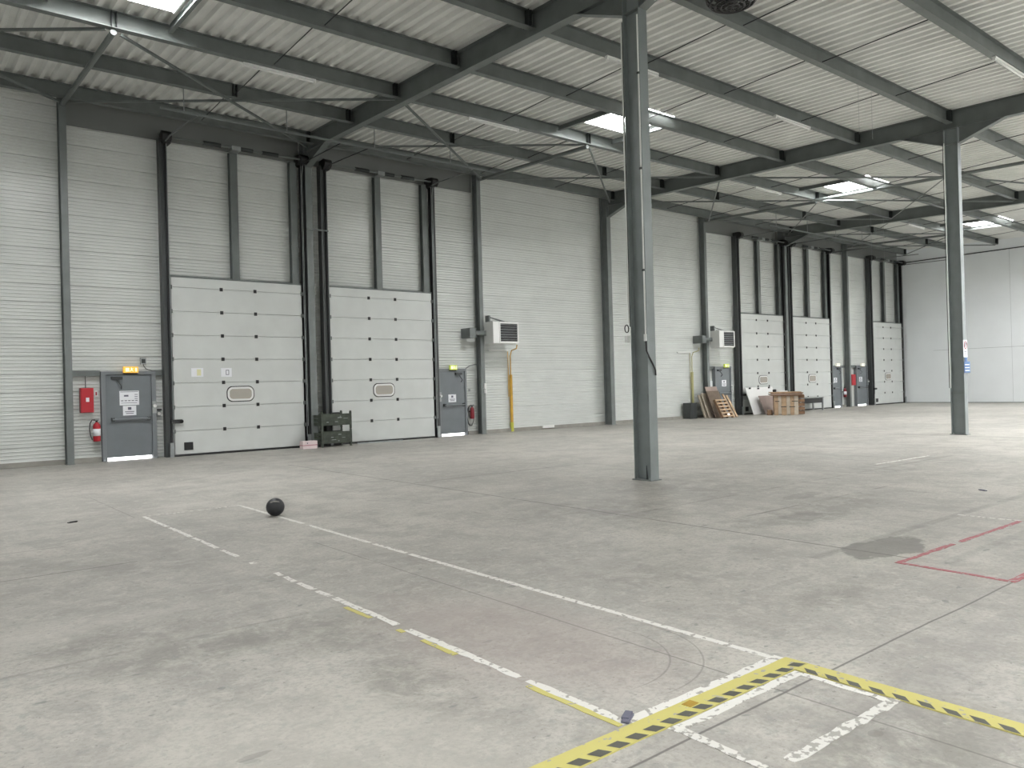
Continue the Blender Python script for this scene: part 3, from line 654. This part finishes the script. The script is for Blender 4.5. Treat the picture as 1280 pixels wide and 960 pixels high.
MB().box(-0.2, 0.2, -0.2, 0, 0, 0.58).build('body', M_RED, t, bevel=0.012)
MB().box(-0.18, 0.18, -0.21, -0.2, 0.02, 0.56).build('door', M_RED, t)
o = MB().box(39.68, 39.86, 20.78, 20.885, 0.4, 1.95).build('notice_board', M_PAPER); tag(o, 'narrow white panel beside the slim post near the far corner', 'panel')
o = MB().box(28.02, 28.17, 20.85, 20.885, 1.1, 1.55).build('notice_board', M_PAPER); tag(o, 'small white notice left of the half-hidden grey door', 'notice')
# junction box with cable by the nearest door
t = thing('junction_box', 'small grey junction box with a black cable above the nearest grey door', 'junction box', (5.12, 20.88, 2.34))
MB().box(-0.07, 0.07, -0.06, 0, 0, 0.17).build('box', M_GALV, t, bevel=0.006); MB().box(-0.045, 0.045, -0.065, -0.06, 0.03, 0.13).build('socket', M_DARK, t)
MB().tube([(0, -0.05, 0.04), (0.0, -0.055, -0.03), (0.06, -0.04, -0.11), (0.2, -0.03, -0.16), (0.36, -0.02, -0.17)], 0.009, 6).build('cable', M_BLACK, t)
# door-side controls
t = thing('door_control', 'silver and black control between the nearest grey door and the first loading door', 'switch', (5.45, 20.88, 1.02))
MB().box(-0.05, 0.05, -0.05, 0, 0.0, 0.16).build('box', M_GALV, t, bevel=0.01); MB().cyl((0.0, -0.05, 0.08), (0, -0.10, 0.08), 0.04, 12).build('button', M_WHITE, t); MB().box(-0.06, 0.06, -0.09, 0, 0.16, 0.2).build('cover', M_BLACK, t)
t = thing('socket_box', 'pair of small white switch boxes on the post carrying the first heater', 'switch', (15.52, 20.56, 1.35))
MB().box(-0.04, 0.04, -0.07, 0.0, 0.13, 0.33).build('upper_box', M_WHITE, t, bevel=0.006); MB().box(-0.02, 0.05, -0.07, 0.0, 0.0, 0.11).build('lower_box', M_WHITE, t, bevel=0.006)
o = MB().tube([(14.93, 20.8, 2.16), (15.1, 20.8, 2.26), (15.3, 20.75, 2.31), (15.37, 20.6, 2.27), (15.385, 20.55, 2.1), (15.385, 20.55, 0.4), (15.38, 20.55, 0.0)], 0.016, 8).build('cable_conduit', M_STEEL2); tag(o, 'grey conduit arching from the second grey door down the heater post', 'conduit')
cp = []
for k in range(60):
    a = k / 59 * 2 * PI * 1.8; cp.append((15.13 + 0.14 * math.cos(a), 20.84 + 0.02 * math.sin(a / 2.3), 0.62 + 0.33 * math.sin(a)))
o = MB().tube(cp, 0.010, 6).build('cable_coil', M_DARK); tag(o, 'loop of dark cable hung around the dark red extinguisher', 'cable')
o = MB().box(15.1, 15.17, 20.872, 20.888, 1.42, 1.50).build('wall_socket', M_GALV); tag(o, 'tiny grey wall plate above the dark red extinguisher', 'socket')
o = MB().box(18.2, 18.75, 20.74, 20.80, 0.04, 0.13).build('kerb_block', M_WHITE, bevel=0.008); tag(o, 'small pale block at the wall foot right of the yellow pipe', 'block')

# ------------------------------------------------------------------ heaters
def heater(xp, label, pipe_label, px, ym=None):
    ym = ym or M_YEL
    t = thing('unit_heater', label, 'heater', (xp, 20.02, 2.96), group='wall-hung unit heaters')
    w = 1.06
    MB().box(0, w, 0.0, 0.46, 0, 0.72).build('housing', M_TUBE, t, bevel=0.012)
    MB().box(0, 0.25, -0.012, 0, 0.02, 0.70).build('front_panel', M_WHITE, t, bevel=0.006)
    MB().box(0.27, w - 0.02, -0.006, 0.0, 0.04, 0.68).build('grille_back', M_LOUV, t)
    MB().box(0.25, 0.29, -0.03, 0, 0.02, 0.70).box(w - 0.05, w, -0.03, 0, 0.02, 0.70).box(0.29, w - 0.05, -0.03, 0, 0.66, 0.70).box(0.29, w - 0.05, -0.03, 0, 0.02, 0.07).build('grille_frame', M_WHITE, t)
    for k in range(7):
        z = 0.13 + k * 0.083
        MB().obox((0.29 + (w - .34) / 2, -0.018, z), (1, 0, 0), (0, .8, .6), (0, -.6, .8), w - 0.34, 0.035, 0.008).build('louvre', M_GALV, t)
    b = MB(); b.obox((0.12, 0.42, 0.83), (1, 0, 0), (0, 1, 0), (0, 0, 1), 0.06, 0.2, 0.22); b.cyl((0.15, 0.50, 0.93), (0.75, 0.25, 0.74), 0.014, 6); b.cyl((0.1, 0.50, 0.93), (0.55, 0.2, 0.74), 0.014, 6); b.box(0.1, 0.8, 0.2, 0.24, 0.72, 0.75)
    b.build('support_bracket', M_STEEL2, t)
    b = MB(); b.cyl((-0.06, 0.42, 0.36), (0.0, 0.36, 0.36), 0.085, 14); b.cyl((-0.45, 0.44, 0.36), (-0.06, 0.42, 0.36), 0.075, 14); b.box(-0.66, -0.42, 0.36, 0.86, 0.20, 0.52)
    b.build('flue', M_STEEL2, t)
    p = thing('gas_pipe', pipe_label, 'pipe', (px, 20.82, 0), group='yellow gas pipes')
    MB().cyl((0, 0, 0), (0, 0, 1.95), 0.052, 12).build('sleeve', ym, p)
    MB().tube([(0, 0, 1.9), (0, 0, 2.6), (0.0, -0.08, 2.78), (0, -0.35, 2.83), (0, -0.38, 2.96)], 0.018, 8).build('riser', ym, p)
    lab(MB().cyl((0, 0, 0), (0, 0, 0.32), 0.062, 12).build('foot_sleeve', M_YELG, p), 'yellow-green foot sleeve')
    MB().cyl((-0.09, 0.02, 1.2), (-0.09, 0.02, 2.78), 0.014, 6).build('return_pipe', ym, p)
    MB().cyl((-0.09, 0.0, 2.78), (-0.95, 0.0, 2.78), 0.028, 8).build('branch_pipe', M_WHITE, p)
heater(15.52, 'white unit heater with black louvres on the slim post right of the second loading door', 'yellow gas pipe rising from the floor to the first heater', 16.86)
heater(27.60, 'white unit heater with black louvres farther down, above the leaning boards', 'faded yellow pipe down the wall left of the farther heater post', 26.75, M_YELP)

# ------------------------------------------------------------------ column fittings
cx = X1
t = thing('column_cable', 'white conduit down the left edge of the nearest inner column ending in a black coil', 'conduit', (cx - 0.11, YC + 0.19, 0))
MB().cyl((0, 0, 2.5), (0, 0, 7.34), 0.012, 8).build('conduit', M_TUBE, t)
MB().cyl((0.025, 0.0, 2.45), (0.025, 0, 7.34), 0.008, 6).build('black_cable', M_BLACK, t)
pts = [(0.02 + 0.05 * math.cos(a) * (1 - k * .004) - .03, 0.04, 2.42 + 0.06 * math.sin(a)) for k, a in enumerate([i * 0.35 for i in range(42)])]
MB().tube(pts, 0.008, 6).build('coil', M_BLACK, t)
MB().box(-0.05, 0.02, 0.0, 0.05, 2.20, 2.30).build('socket', M_TUBE, t)
t = thing('column_conduit', 'white conduit down the middle of the nearest inner column with a loose black cable end', 'conduit', (cx - 0.10, YC - 0.145, 0))
MB().cyl((0, 0, 2.30), (0, 0, 7.34), 0.014, 8).build('conduit', M_WHITE, t)
MB().box(-0.025, 0.02, -0.02, 0.02, 2.20, 2.31).build('end_box', M_TUBE, t)
MB().tube([(0, 0, 2.22), (0.0, -0.01, 2.05), (0.03, -0.035, 1.95), (0.10, -0.045, 1.84), (0.15, -0.05, 1.74), (0.155, -0.05, 1.66)], 0.013, 8).build('cable_end', M_BLACK, t)
b = MB()
for z in (3.3, 4.9, 6.4): b.box(-0.025, 0.02, -0.022, 0.02, z, z + 0.03)
b.pieces('clip', M_DARK, t)
o = MB().box(cx - 0.1, cx - 0.094, YC - 0.10, YC - 0.08, 1.25, 1.37).build('column_hook', M_BLACK); o.location.x += 0.086; tag(o, 'small black hook on the web of the nearest inner column', 'hook')
cx2 = X1 + SP
t = thing('column_conduit', 'pale conduit down the left edge of the farther inner column', 'conduit', (cx2 - 0.112, YC + 0.15, 0))
MB().cyl((0, 0, 1.2), (0, 0, 7.5), 0.014, 8).build('conduit', M_TUBE, t)
MB().cyl((0.0, 0.03, 1.2), (0, 0.03, 7.5), 0.008, 6).build('black_cable', M_BLACK, t)
t = thing('safety_sign', 'white sign with a crossed circle on the farther inner column', 'sign', (cx2 + 0.0, YC - 0.178, 1.98))
MB().box(-0.12, 0.11, -0.006, 0.004, 0, 0.44).build('panel', M_PAPER, t)
rg = [(0.075 * math.cos(a), 0.31 + 0.09 * math.sin(a)) for a in [i * 2 * PI / 24 for i in range(25)]]
MB().tube([(x - .005, -0.008, z) for x, z in rg], 0.012, 6).build('ring', M_REDD, t)
MB().obox((-.005, -0.008, 0.31), (.64, 0, .77), (0, 1, 0), (-.77, 0, .64), 0.15, 0.006, 0.02).obox((-.005, -0.008, 0.31), (0, 0, 1), (0, 1, 0), (1, 0, 0), 0.09, 0.005, 0.03).build('figure', M_INK, t)
MB().box(-0.08, 0.07, -0.008, -0.006, 0.13, 0.15).box(-0.06, 0.05, -0.008, -0.006, 0.09, 0.105).box(-0.06, 0.05, -0.008, -0.006, 0.05, 0.065).build('print', M_INK, t)
t = thing('dock_sign', 'blue sign with white lines below the white one on the farther inner column', 'sign', (cx2 + 0.04, YC - 0.19, 1.58))
MB().box(-0.18, 0.18, -0.01, 0.0, 0, 0.29).build('panel', M_BLUE, t)
MB().box(-0.10, 0.05, 0.0, 0.012, 0.29, 0.40).build('bracket', M_BLUE, t)
b = MB()
for k in range(3): b.box(-0.14, 0.13, -0.012, -0.01, 0.05 + k * 0.075, 0.068 + k * 0.075)
b.build('print', M_PAPER, t)

# ------------------------------------------------------------------ roof fan and tube lights
FC = (11.03, 7.56, 7.90)
t = thing('ceiling_fan', 'black caged round fan hanging under the roof at the top edge', 'fan', FC)
R = 0.42
b = MB()
for k, (rr, zz) in enumerate([(R, 0.0), (R * 1.0, 0.10), (R * 0.97, -0.07), (R * 0.85, -0.13), (R * 0.66, -0.17), (R * .45, -0.19), (R * .25, -0.20)]):
    b.tube([(rr * math.cos(a), rr * math.sin(a), zz) for a in [i * 2 * PI / 36 for i in range(37)]], 0.020, 6)
for k in range(16):
    a = k * 2 * PI / 16; c_, s_ = math.cos(a), math.sin(a)
    b.tube([(R * c_, R * s_, 0.1), (R * c_, R * s_, 0.0), (R * .97 * c_, R * .97 * s_, -0.07), (R * .85 * c_, R * .85 * s_, -0.13), (R * .45 * c_, R * .45 * s_, -0.19), (0, 0, -0.205)], 0.013, 5)
b.build('cage', M_BLACK, t)
MB().lathe([(0, -0.12), (0.10, -0.12), (0.12, -0.08), (0.12, 0.08), (0.06, 0.14), (0, 0.14)], (0, 0, 0), 18).build('motor', M_BLACK, t, smooth=True)
for k in range(5):
    a = k * 2 * PI / 5; d_ = Vector((math.cos(a), math.sin(a), 0)); s_ = Vector((-math.sin(a), math.cos(a), 0.35)).normalized()
    MB().obox(d_ * 0.25 + Vector((0, 0, -0.02)), d_, s_, d_.cross(s_), 0.28, 0.12, 0.006).build('blade', M_DARK, t)
MB().cyl((0, 0, 0.12), (0, 0, top(7.56) - 7.90), 0.02, 8).build('down_rod', M_DARK, t)
MB().box(-R * 1.0, -R * 0.55, -.012, .012, 0.09, 0.115).box(R * .1, R * 1.0, -.012, .012, 0.09, 0.115).box(-R * .6, R * .2, -.012, .012, 0.09, 0.115).build('cross_bar', M_DARK, t)

def tube_light(x0, x1, y, label):
    z = top(y) - 0.315
    t = thing('tube_light', label, 'tube light', (x0, y, z), group='unlit tube lights under the purlins')
    MB().box(0, x1 - x0, -0.04, 0.04, -0.045, -0.0).build('housing', M_TUBE, t, bevel=0.006)
    MB().cyl((0.04, 0, -0.062), (x1 - x0 - 0.04, 0, -0.062), 0.018, 10).build('tube', M_WHITE, t, smooth=True)
    MB().box(0, 0.04, -0.03, 0.03, -0.085, -0.045).box(x1 - x0 - .04, x1 - x0, -0.03, 0.03, -0.085, -0.045).pieces('end_holder', M_WHITE, t)
for x0, x1, y, l in ((5.83, 7.4, 15.53, 'white tube light under the roof above the first loading door'), (11.45, 13.05, 15.53, 'white tube light under the roof above the second loading door'),
                     (23.7, 25.3, 15.53, 'white tube light under the roof left of the third skylight'), (35.3, 36.9, 15.53, 'white tube light far off under the roof, left of the farthest skylight'),
                     (17.5, 19.1, 5.93, 'white tube light under the purlin at the right edge of the photo'), (17.3, 18.9, 10.73, 'white tube light under the purlin left of the farther inner column'),
                     (11.35, 12.9, 10.73, 'white tube light partly behind the nearest inner column')):
    tube_light(x0, x1, y, l)
for k, (x, y) in enumerate(((16.9, 8.42), (17.5, 8.42), (31.9, 15.52), (33.0, 15.52))):
    o = MB().cyl((x, y, top(y) - 0.01), (x, y, 6.9 if k < 2 else 6.3), 0.004, 5).build('hanging_wire', M_GALV, base=(x, y, top(y)))
    tag(o, 'thin hanging wire %s' % ['left of a pair near the farther inner column', 'right of a pair near the farther inner column', 'left of a pair before the fourth loading door', 'right of a pair before the fourth loading door'][k], 'wire', 'hanging wires')

# ------------------------------------------------------------------ stillages, box
def stillage(z, label, full):
    t = thing('metal_stillage', label, 'crate', (9.42, 19.95, z), group='stacked green stillages')
    w, d, h = 0.92, 0.62, 0.42
    for (a, c_) in ((0, 0), (w - 0.05, 0), (0, d - 0.05), (w - 0.05, d - 0.05)):
        MB().box(a, a + 0.05, c_, c_ + 0.05, 0, h + 0.05 + 0.0).pieces('corner_post', M_GREEN, t)
        MB().box(a + .005, a + 0.045, c_ + .005, c_ + 0.045, h + 0.05, h + 0.075).build('stacking_cup', M_GREEN, t)
    b = MB().box(0.02, w - 0.02, 0.02, d - 0.02, 0.10, 0.13).build('base_tray', M_GREEN, t)
    for k in range(3):
        z0 = 0.11 + k * 0.10
        b = MB().box(0.03, w - 0.03, 0.005, 0.02, z0, z0 + 0.075).box(0.03, w - 0.03, 0.012, 0.016, z0 + 0.075, z0 + 0.1)
        b.box(0.03, w - 0.03, d - 0.02, d - 0.005, z0, z0 + 0.095); b.box(0.005, 0.02, 0.03, d - 0.03, z0, z0 + 0.085).box(w - 0.02, w - 0.005, 0.03, d - 0.03, z0, z0 + 0.085)
        b.build('side_board', M_GREEN, t, bevel=0.003)
    MB().box(0.05, w - 0.05, -0.005, 0.035, h - 0.03, h).box(0.05, w - 0.05, d - 0.035, d, h - 0.03, h).build('top_rail', M_GREEN, t)
    b = MB(); rn = random.Random(3 if z < 0.1 else 5)
    for k in range(5): a = rn.uniform(0.15, 0.7); q = rn.uniform(0.14, 0.36); b.box(a, a + rn.uniform(0.03, 0.14), 0.0025, 0.0045, q, q + rn.uniform(0.008, 0.02))
    lab(b.build('paint_scrape', M_GALV, t), 'bare metal scrapes')
    MB().box(0.1, w - .1, 0.1, d - 0.1, 0.13, 0.15).build('mat', M_DARK, t)
stillage(0.0, 'dark green metal stillage, the lower of the two stacked by the wide column', True)
stillage(0.495, 'dark green metal stillage, the upper of the two stacked by the wide column', True)
t = thing('cardboard_box', 'pink and white cardboard box on the floor left of the green stillages', 'box', (9.06, 20.02, 0), 0.05)
MB().box(-0.21, 0.21, -0.1, 0.1, 0, 0.12).build('tray', M_CARD, t, bevel=0.004)
MB().box(-0.215, 0.215, -0.105, 0.105, 0.105, 0.21).build('lid', M_CARD, t, bevel=0.008)
lab(MB().box(-0.2165, 0.2165, -0.1065, 0.1065, 0.09, 0.108).build('stripe', mat('rose', (0.45, 0.16, 0.2), 0.6), t), 'dark pink stripe'); MB().box(-0.10, -0.07, -0.107, -0.105, 0.14, 0.17).build('print', M_INK, t)
t = thing('metal_bar', 'thin metal bar lying at the foot of the second loading door', 'bar', (10.7, 20.32, 0), -0.02)
MB().box(0, 1.5, 0, 0.05, 0, 0.035).build('bar', M_GALV, t); MB().box(0.4, 0.95, 0.06, 0.12, 0, 0.06).build('stop', M_DARK, t)

# ------------------------------------------------------------------ leaning boards
def leaning(x0, x1, yb, yt, h, th, m, label, name='board', grp='boards leaning on the wall', slats=False):
    """rectangle leaning towards the wall: bottom edge at yb, top at yt and height h"""
    d = Vector((0, yt - yb, h)).normalized(); n = Vector((0, -d.z, d.y)); L = math.hypot(yt - yb, h)
    t = thing(name, label, 'pallet' if slats else 'board', (x0, yb, 0), group=grp)
    off = Vector((0, 0, 0)) + (-n) * 0.0
    if not slats:
        MB().obox(Vector(((x1 - x0) / 2, 0, 0.012)) + d * (L / 2) - n * th / 2 + Vector((0, 0, .0)), (1, 0, 0), d, n, x1 - x0, L, th).build('panel', m, t, bevel=0.003)
    else:
        for k in range(6):
            MB().obox(Vector(((x1 - x0) / 2, 0, 0.02)) + d * (0.05 + k * (L - 0.1) / 5) - n * -0.06, (1, 0, 0), d, n, x1 - x0, 0.07, 0.02).build('deck_board', m, t, bevel=0.003)
        for xx in (0.04, (x1 - x0) / 2, x1 - x0 - 0.04):
            MB().obox(Vector((xx, 0, 0.02)) + d * (L / 2), (1, 0, 0), d, n, 0.07, L, 0.09).build('stringer', M_WOOD2, t)
    return t
leaning(26.66, 27.60, 20.12, 20.46, 0.97, 0.07, M_WOOD3, 'thick beige board, leftmost of the leaning stack')
leaning(26.74, 27.70, 20.00, 20.38, 1.03, 0.03, M_WOOD3, 'beige board second from the left in the leaning stack')
leaning(26.92, 27.72, 19.90, 20.32, 1.30, 0.02, M_HARD, 'tall brown board standing highest in the leaning stack')
leaning(26.82, 27.66, 19.72, 20.18, 1.12, 0.03, M_WOOD_SHADE, 'plywood sheet darkened for shade, leaning in the middle of the stack')
leaning(26.86, 27.62, 19.44, 19.84, 0.74, 0.03, M_WOOD, 'slatted wooden pallet leaning at the front of the stack', name='wooden_pallet', slats=True)
leaning(27.72, 27.83, 19.50, 20.04, 0.98, 0.04, M_WOOD, 'narrow pale plank leaning right of the slatted pallet')
leaning(27.96, 28.09, 19.52, 20.04, 0.92, 0.04, M_WOOD, 'rightmost narrow pale plank of the leaning stack')
t = thing('metal_locker', 'low dark grey metal box at the wall left of the leaning boards', 'box', (26.05, 20.4, 0))
MB().box(0, 0.42, 0, 0.4, 0, 0.66).build('body', M_RAIL, t, bevel=0.01); MB().box(0.02, 0.40, -0.012, 0, 0.03, 0.63).build('door', M_RAIL, t)
w_ = leaning(29.95, 32.1, 20.0, 20.43, 1.20, 0.03, M_WHITE, 'large white panel leaning against the third loading door', grp='boards leaning on the third loading door')
for xx, q in ((0.25, 1.24), (0.9, 1.22), (1.75, 1.24)): MB().box(xx, xx + 0.10, 0.36, 0.40, q - 0.10, q - 0.03).pieces('clip', M_BLACK, w_)
leaning(30.4, 31.65, 19.72, 20.05, 0.82, 0.025, M_HARD, 'brown hardboard sheet leaning in front of the white panel', grp='boards leaning on the third loading door')
# wooden crate and what lies on it
CO, CR = Vector((29.92, 18.98, 0)), -0.92
def onc(x, y, z): return CO + Matrix.Rotation(CR, 3, 'Z') @ Vector((x, y, z))
t = thing('wooden_crate', 'pale wooden crate of upright planks in front of the fourth loading door', 'crate', CO, CR)
w, d, h = 1.0, 0.72, 0.84
x = 0.0; rn = random.Random(11)
for k, ww in enumerate((0.17, 0.14, 0.20, 0.16, 0.15, 0.18)):
    MB().box(x, x + ww - 0.010, 0, 0.022, (0.0, 0.05, 0.0, 0.03, 0.0, 0.0)[k], h - 0.02).build('front_plank', [M_WOOD, M_WOOD3, M_WOOD, M_WOOD3, M_WOOD, M_WOOD3][k], t, bevel=0.003); x += ww
MB().box(0.02, w - 0.02, 0.025, d, 0.04, h).build('inner_box', M_WOOD2, t)
for z in (0.03, 0.20, 0.37, 0.54, 0.71): MB().box(w + 0.0, w + 0.26, 0.12, d, z, z + 0.13).build('side_plank', M_WOOD2, t, bevel=0.004)
for a_, b_, z in ((0.04, 0.22, 0.58), (0.72, 0.98, 0.58), (0.28, 0.5, 0.34), (0.62, 0.86, 0.34)): MB().box(a_, b_, -0.006, 0.0, z, z + 0.03).build('slot', M_BLACK, t)
for k, (a, b_, m) in enumerate(((-0.12, 1.22, M_WOOD2), (-0.16, 1.15, M_HARD), (-0.10, 1.2, M_WOOD2), (-0.14, 1.12, M_WOOD))):
    z = h + 0.002 + k * 0.040
    o = MB().box(a, b_, -0.08 + k * 0.015, 0.76 + k * 0.01, 0.0, 0.037).build('wooden_sheet', m, bevel=0.003); o.location = onc(0, 0, z); o.rotation_euler = (0, 0, CR + (0.02 if k % 2 else -0.02))
    tag(o, 'flat brown board on the wooden crate, %s of the four' % ['lowest', 'second', 'third', 'topmost'][k], 'board', 'flat boards on the crate')
zt = h + 0.002 + 3 * 0.040 + 0.037
o = MB().lathe([(0, 0), (0.07, 0), (0.08, 0.03), (0.08, 0.09), (0.05, 0.12), (0, 0.12)], (0, 0, 0), 14).build('black_reel', M_BLACK, smooth=True); o.location = onc(0.06, 0.3, zt); tag(o, 'small black lump on the left of the crate top', 'reel')
o = MB().box(-0.18, 0.18, -0.10, 0.10, 0, 0.05).build('white_tray', M_WHITE, bevel=0.01); o.location = onc(0.42, 0.35, zt); o.rotation_euler = (0, 0, CR); tag(o, 'flat white tray on the crate top', 'tray')
o = MB().box(-0.11, 0.11, -0.1, 0.1, 0, 0.22).build('small_box', M_WOOD2, bevel=0.01); o.location = onc(-0.16, 0.35, 0); o.rotation_euler = (0, 0, CR); tag(o, 'small reddish brown box on the floor left of the wooden crate', 'box')
t = thing('work_table', 'low grey metal table with a dark apron right of the wooden crate', 'table', (33.6, 19.9, 0))
MB().box(0, 2.1, 0, 0.6, 0.60, 0.64).build('tabletop', M_GALV, t, bevel=0.005); lab(MB().box(0.1, 1.95, 0.03, 0.55, 0.36, 0.60).build('apron', M_BLACK, t), 'black apron')
for xx in (0.02, 2.0):
    for yy in (0.02, 0.52): MB().box(xx, xx + 0.08, yy, yy + 0.06, 0, 0.60).build('leg', M_GALV, t)

# ------------------------------------------------------------------ ball
BC = (3.834, 9.50, 0.103); R = 0.112
t = thing('black_ball', 'round black rubber ball on the white floor line', 'ball', (BC[0], BC[1], 0))
b = MB(); nn, mm = 32, 20
prof = [(R * math.sin(PI * i / mm) + 1e-5, R - R * math.cos(PI * i / mm)) for i in range(mm + 1)]
b.lathe(prof, (0, 0, 0), 40); bo = b.build('shell', M_BALL, t, smooth=True)
fwd = Vector((-BC[0], -BC[1], 0)).normalized(); sd = Vector((0, 0, 1)).cross(fwd)    # marks on the upper side facing the camera
b = MB(); rn = random.Random(2)
for k in range(9):
    az = -0.62 + k * 0.145; el = 0.80 - 0.22 * abs(az) ** 1.5
    n_ = (fwd * math.cos(az) * math.cos(el) + sd * math.sin(az) * math.cos(el) + Vector((0, 0, 1)) * math.sin(el)).normalized()
    u_ = (sd * math.cos(az) - fwd * math.sin(az)).normalized(); v_ = n_.cross(u_)
    for q in range(2): b.obox(Vector((0, 0, R)) + n_ * (R + 0.0005) + v_ * (0.006 * (q * 2 - 1)) + u_ * rn.uniform(-.002, .002), u_, v_, n_, 0.014, 0.006, 0.0015)
    b.obox(Vector((0, 0, R)) + n_ * (R + 0.0005) - u_ * 0.005, u_, v_, n_, 0.005, 0.022, 0.0015)
lab(b.build('worn_print', M_KERB, t), 'faint grey worn lettering')

# ------------------------------------------------------------------ floor markings
def strip(pts, w, m, name, label, z=0.0015, seed=0, seg=0.07, jit=0.006, gaps=(), prof=None):
    """painted strip along pts[0]-pts[1]; gaps = list of (from, to) distances where the paint is gone"""
    z += seed * 0.00015
    rn = random.Random(seed); a, c_ = Vector((*pts[0], 0)), Vector((*pts[1], 0)); L = (c_ - a).length; d = (c_ - a) / L; s = Vector((-d.y, d.x, 0))
    b = MB(); n = max(2, int(L / seg)); e = [(rn.uniform(-jit, jit), rn.uniform(-jit, jit)) for _ in range(n + 1)]
    for i in range(n):
        u0, u1 = L * i / n, L * (i + 1) / n
        if any(g0 < (u0 + u1) / 2 < g1 for g0, g1 in gaps): continue
        p = [a + d * u0 - s * (w / 2 + e[i][0]), a + d * u1 - s * (w / 2 + e[i + 1][0]), a + d * u1 + s * (w / 2 + e[i + 1][1]), a + d * u0 + s * (w / 2 + e[i][1])]
        if d.cross(s).z < 0: p = p[::-1]
        k = len(b.v); b.v += [(q.x, q.y, 0.0002) for q in p] + [(q.x, q.y, z) for q in p]
        b.f += [(k + 4, k + 5, k + 6, k + 7), (k, k + 1, k + 5, k + 4), (k + 1, k + 2, k + 6, k + 5), (k + 2, k + 3, k + 7, k + 6), (k + 3, k, k + 4, k + 7)]
    o = b.build(name, m); tag(o, label, 'floor marking', 'painted floor lines' if m is not P_YEL else 'yellow floor tapes'); return o
XA, XBB, YN, YF = 2.60, 3.842, 2.45, 10.78
# dash lengths measured along the line from the near corner
strip(((XBB - 0.02, YN), (XBB, YF)), 0.05, P_WHITE, 'floor_line', 'long white floor line running under the black ball', seed=1, jit=0.004, gaps=((2.15, 2.2), (3.85, 3.95), (4.55, 4.65), (6.1, 6.2)))
strip(((XA + 0.01, YN), (XA + 0.01, YF)), 0.050, P_WHITE, 'floor_line', 'long broken white floor line left of the one under the ball', seed=2, jit=0.008, gaps=((.67, .75), (1.9, 2.0), (2.95, 3.02), (3.25, 3.31), (3.55, 3.61), (3.85, 3.92), (4.05, 4.55), (4.65, 4.95), (5.4, 5.5), (6.3, 6.36), (7.2, 7.28)))
strip(((XA, YF), (XBB, YF)), 0.045, P_WHITE2, 'floor_line', 'faint far white cross line behind the black ball', seed=3, gaps=((0.5, 0.56),))
strip(((XA - 0.033, YN), (XA - 0.045, 5.1)), 0.036, P_YEL, 'floor_tape', 'thin yellow tape beside the broken white line', z=0.0025, seed=4, jit=0.004, gaps=((.67, 1.28), (1.65, 1.83), (1.9, 2.3)))
strip(((XA + 0.03, YN + 0.005), (XBB + 0.02, YN + 0.01)), 0.062, P_WHITE, 'floor_line', 'white floor line above the black and yellow tape', seed=5, jit=0.006)
def hazard(pts, w, label, seed, quad, u0, n):
    t = strip(pts, w, P_YEL, 'hazard_tape', label, z=0.005, seed=seed, jit=0.002)
    for k in range(n):
        MB().quad(*[(x, y, 0.0070) for x, y in quad(u0 + k * 0.1155)]).build('black_bar', P_BLK, t)
hazard(((1.55, 2.360), (3.87, 2.360)), 0.135, 'black and yellow hazard tape crossing the bottom of the photo', 6,
       lambda u: [(u + .028, 2.296), (u + 0.098, 2.296), (u + 0.070, 2.350), (u, 2.350)], 1.56, 20)
hazard(((3.805, 2.29), (3.80, 0.4)), 0.130, 'black and yellow hazard tape running off to the lower right', 7,
       lambda v: [(3.79 , 4 - v - .065), (3.79, 4 - v), (3.742, 4 - v - .045), (3.742, 4 - v - .11)], 1.73, 16)
strip(((2.70, 2.258), (3.73, 2.258)), 0.055, P_WHITE, 'floor_line', 'white floor line just below the hazard tape', seed=8, jit=0.006)
strip(((3.715, 2.24), (3.70, 1.74)), 0.045, P_WHITE, 'floor_line', 'short white floor line beside the right-hand hazard tape', seed=9)
strip(((3.74, 1.76), (2.83, 1.77)), 0.055, P_WHITE2, 'floor_line', 'worn white floor line closing the small square at the bottom', seed=10, jit=0.008)
strip(((2.735, 2.24), (2.70, 1.80)), 0.05, P_WHITE2, 'floor_line', 'short worn white floor line at the bottom centre', seed=11, jit=0.008)
strip(((6.52, 3.03), (6.48, 2.17)), 0.05, P_RED, 'floor_line', 'dull red floor line nearest the camera at the right', seed=12)
strip(((6.50, 3.02), (9.2, 2.99)), 0.045, P_RED, 'floor_line', 'worn red floor line leading away past the dark stain', seed=13, jit=0.008, gaps=((1.1, 1.2),))
strip(((6.46, 2.175), (9.2, 2.175)), 0.06, P_RED, 'floor_line', 'dull red floor line leaving at the right edge', seed=14)
strip(((9.2, 3.6), (9.2, 2.4)), 0.03, P_WHITE2, 'floor_line', 'faint pale floor line beyond the red ones', seed=15)
strip(((13.6, 6.65), (15.6, 6.6)), 0.05, P_WHITE, 'floor_line', 'short white floor dash far off between the inner columns', seed=16)
# scraps
for k, (x, y, a, m, l) in enumerate(((1.834, 11.0, 0.2, M_BLACK, 'small black scrap on the floor at the left'), (2.64, 2.475, 0.5, M_INK, 'small dark scrap where the white lines meet the hazard tape'), (11.3, 4.1, 1.0, M_INK, 'small dark scrap near the red floor line'))):
    o = MB().box(-0.05, 0.05, -0.018, 0.018, 0, 0.010).box(-0.02, 0.06, -0.01, 0.025, 0.004, 0.014).build('floor_scrap', m); o.location = (x, y, 0.003 if k == 1 else 0); o.rotation_euler = (0, 0, a); tag(o, l, 'scrap', 'scraps on the floor')
o = MB().box(-0.035, 0.035, -0.025, 0.025, 0, 0.004).build('tape_patch', mat('ochre', (0.35, 0.22, 0.03), 0.5)); o.location = (2.98, 2.385, 0.0038); o.rotation_euler = (0, 0, 0.1); tag(o, 'ochre tape patch on the hazard tape', 'tape')
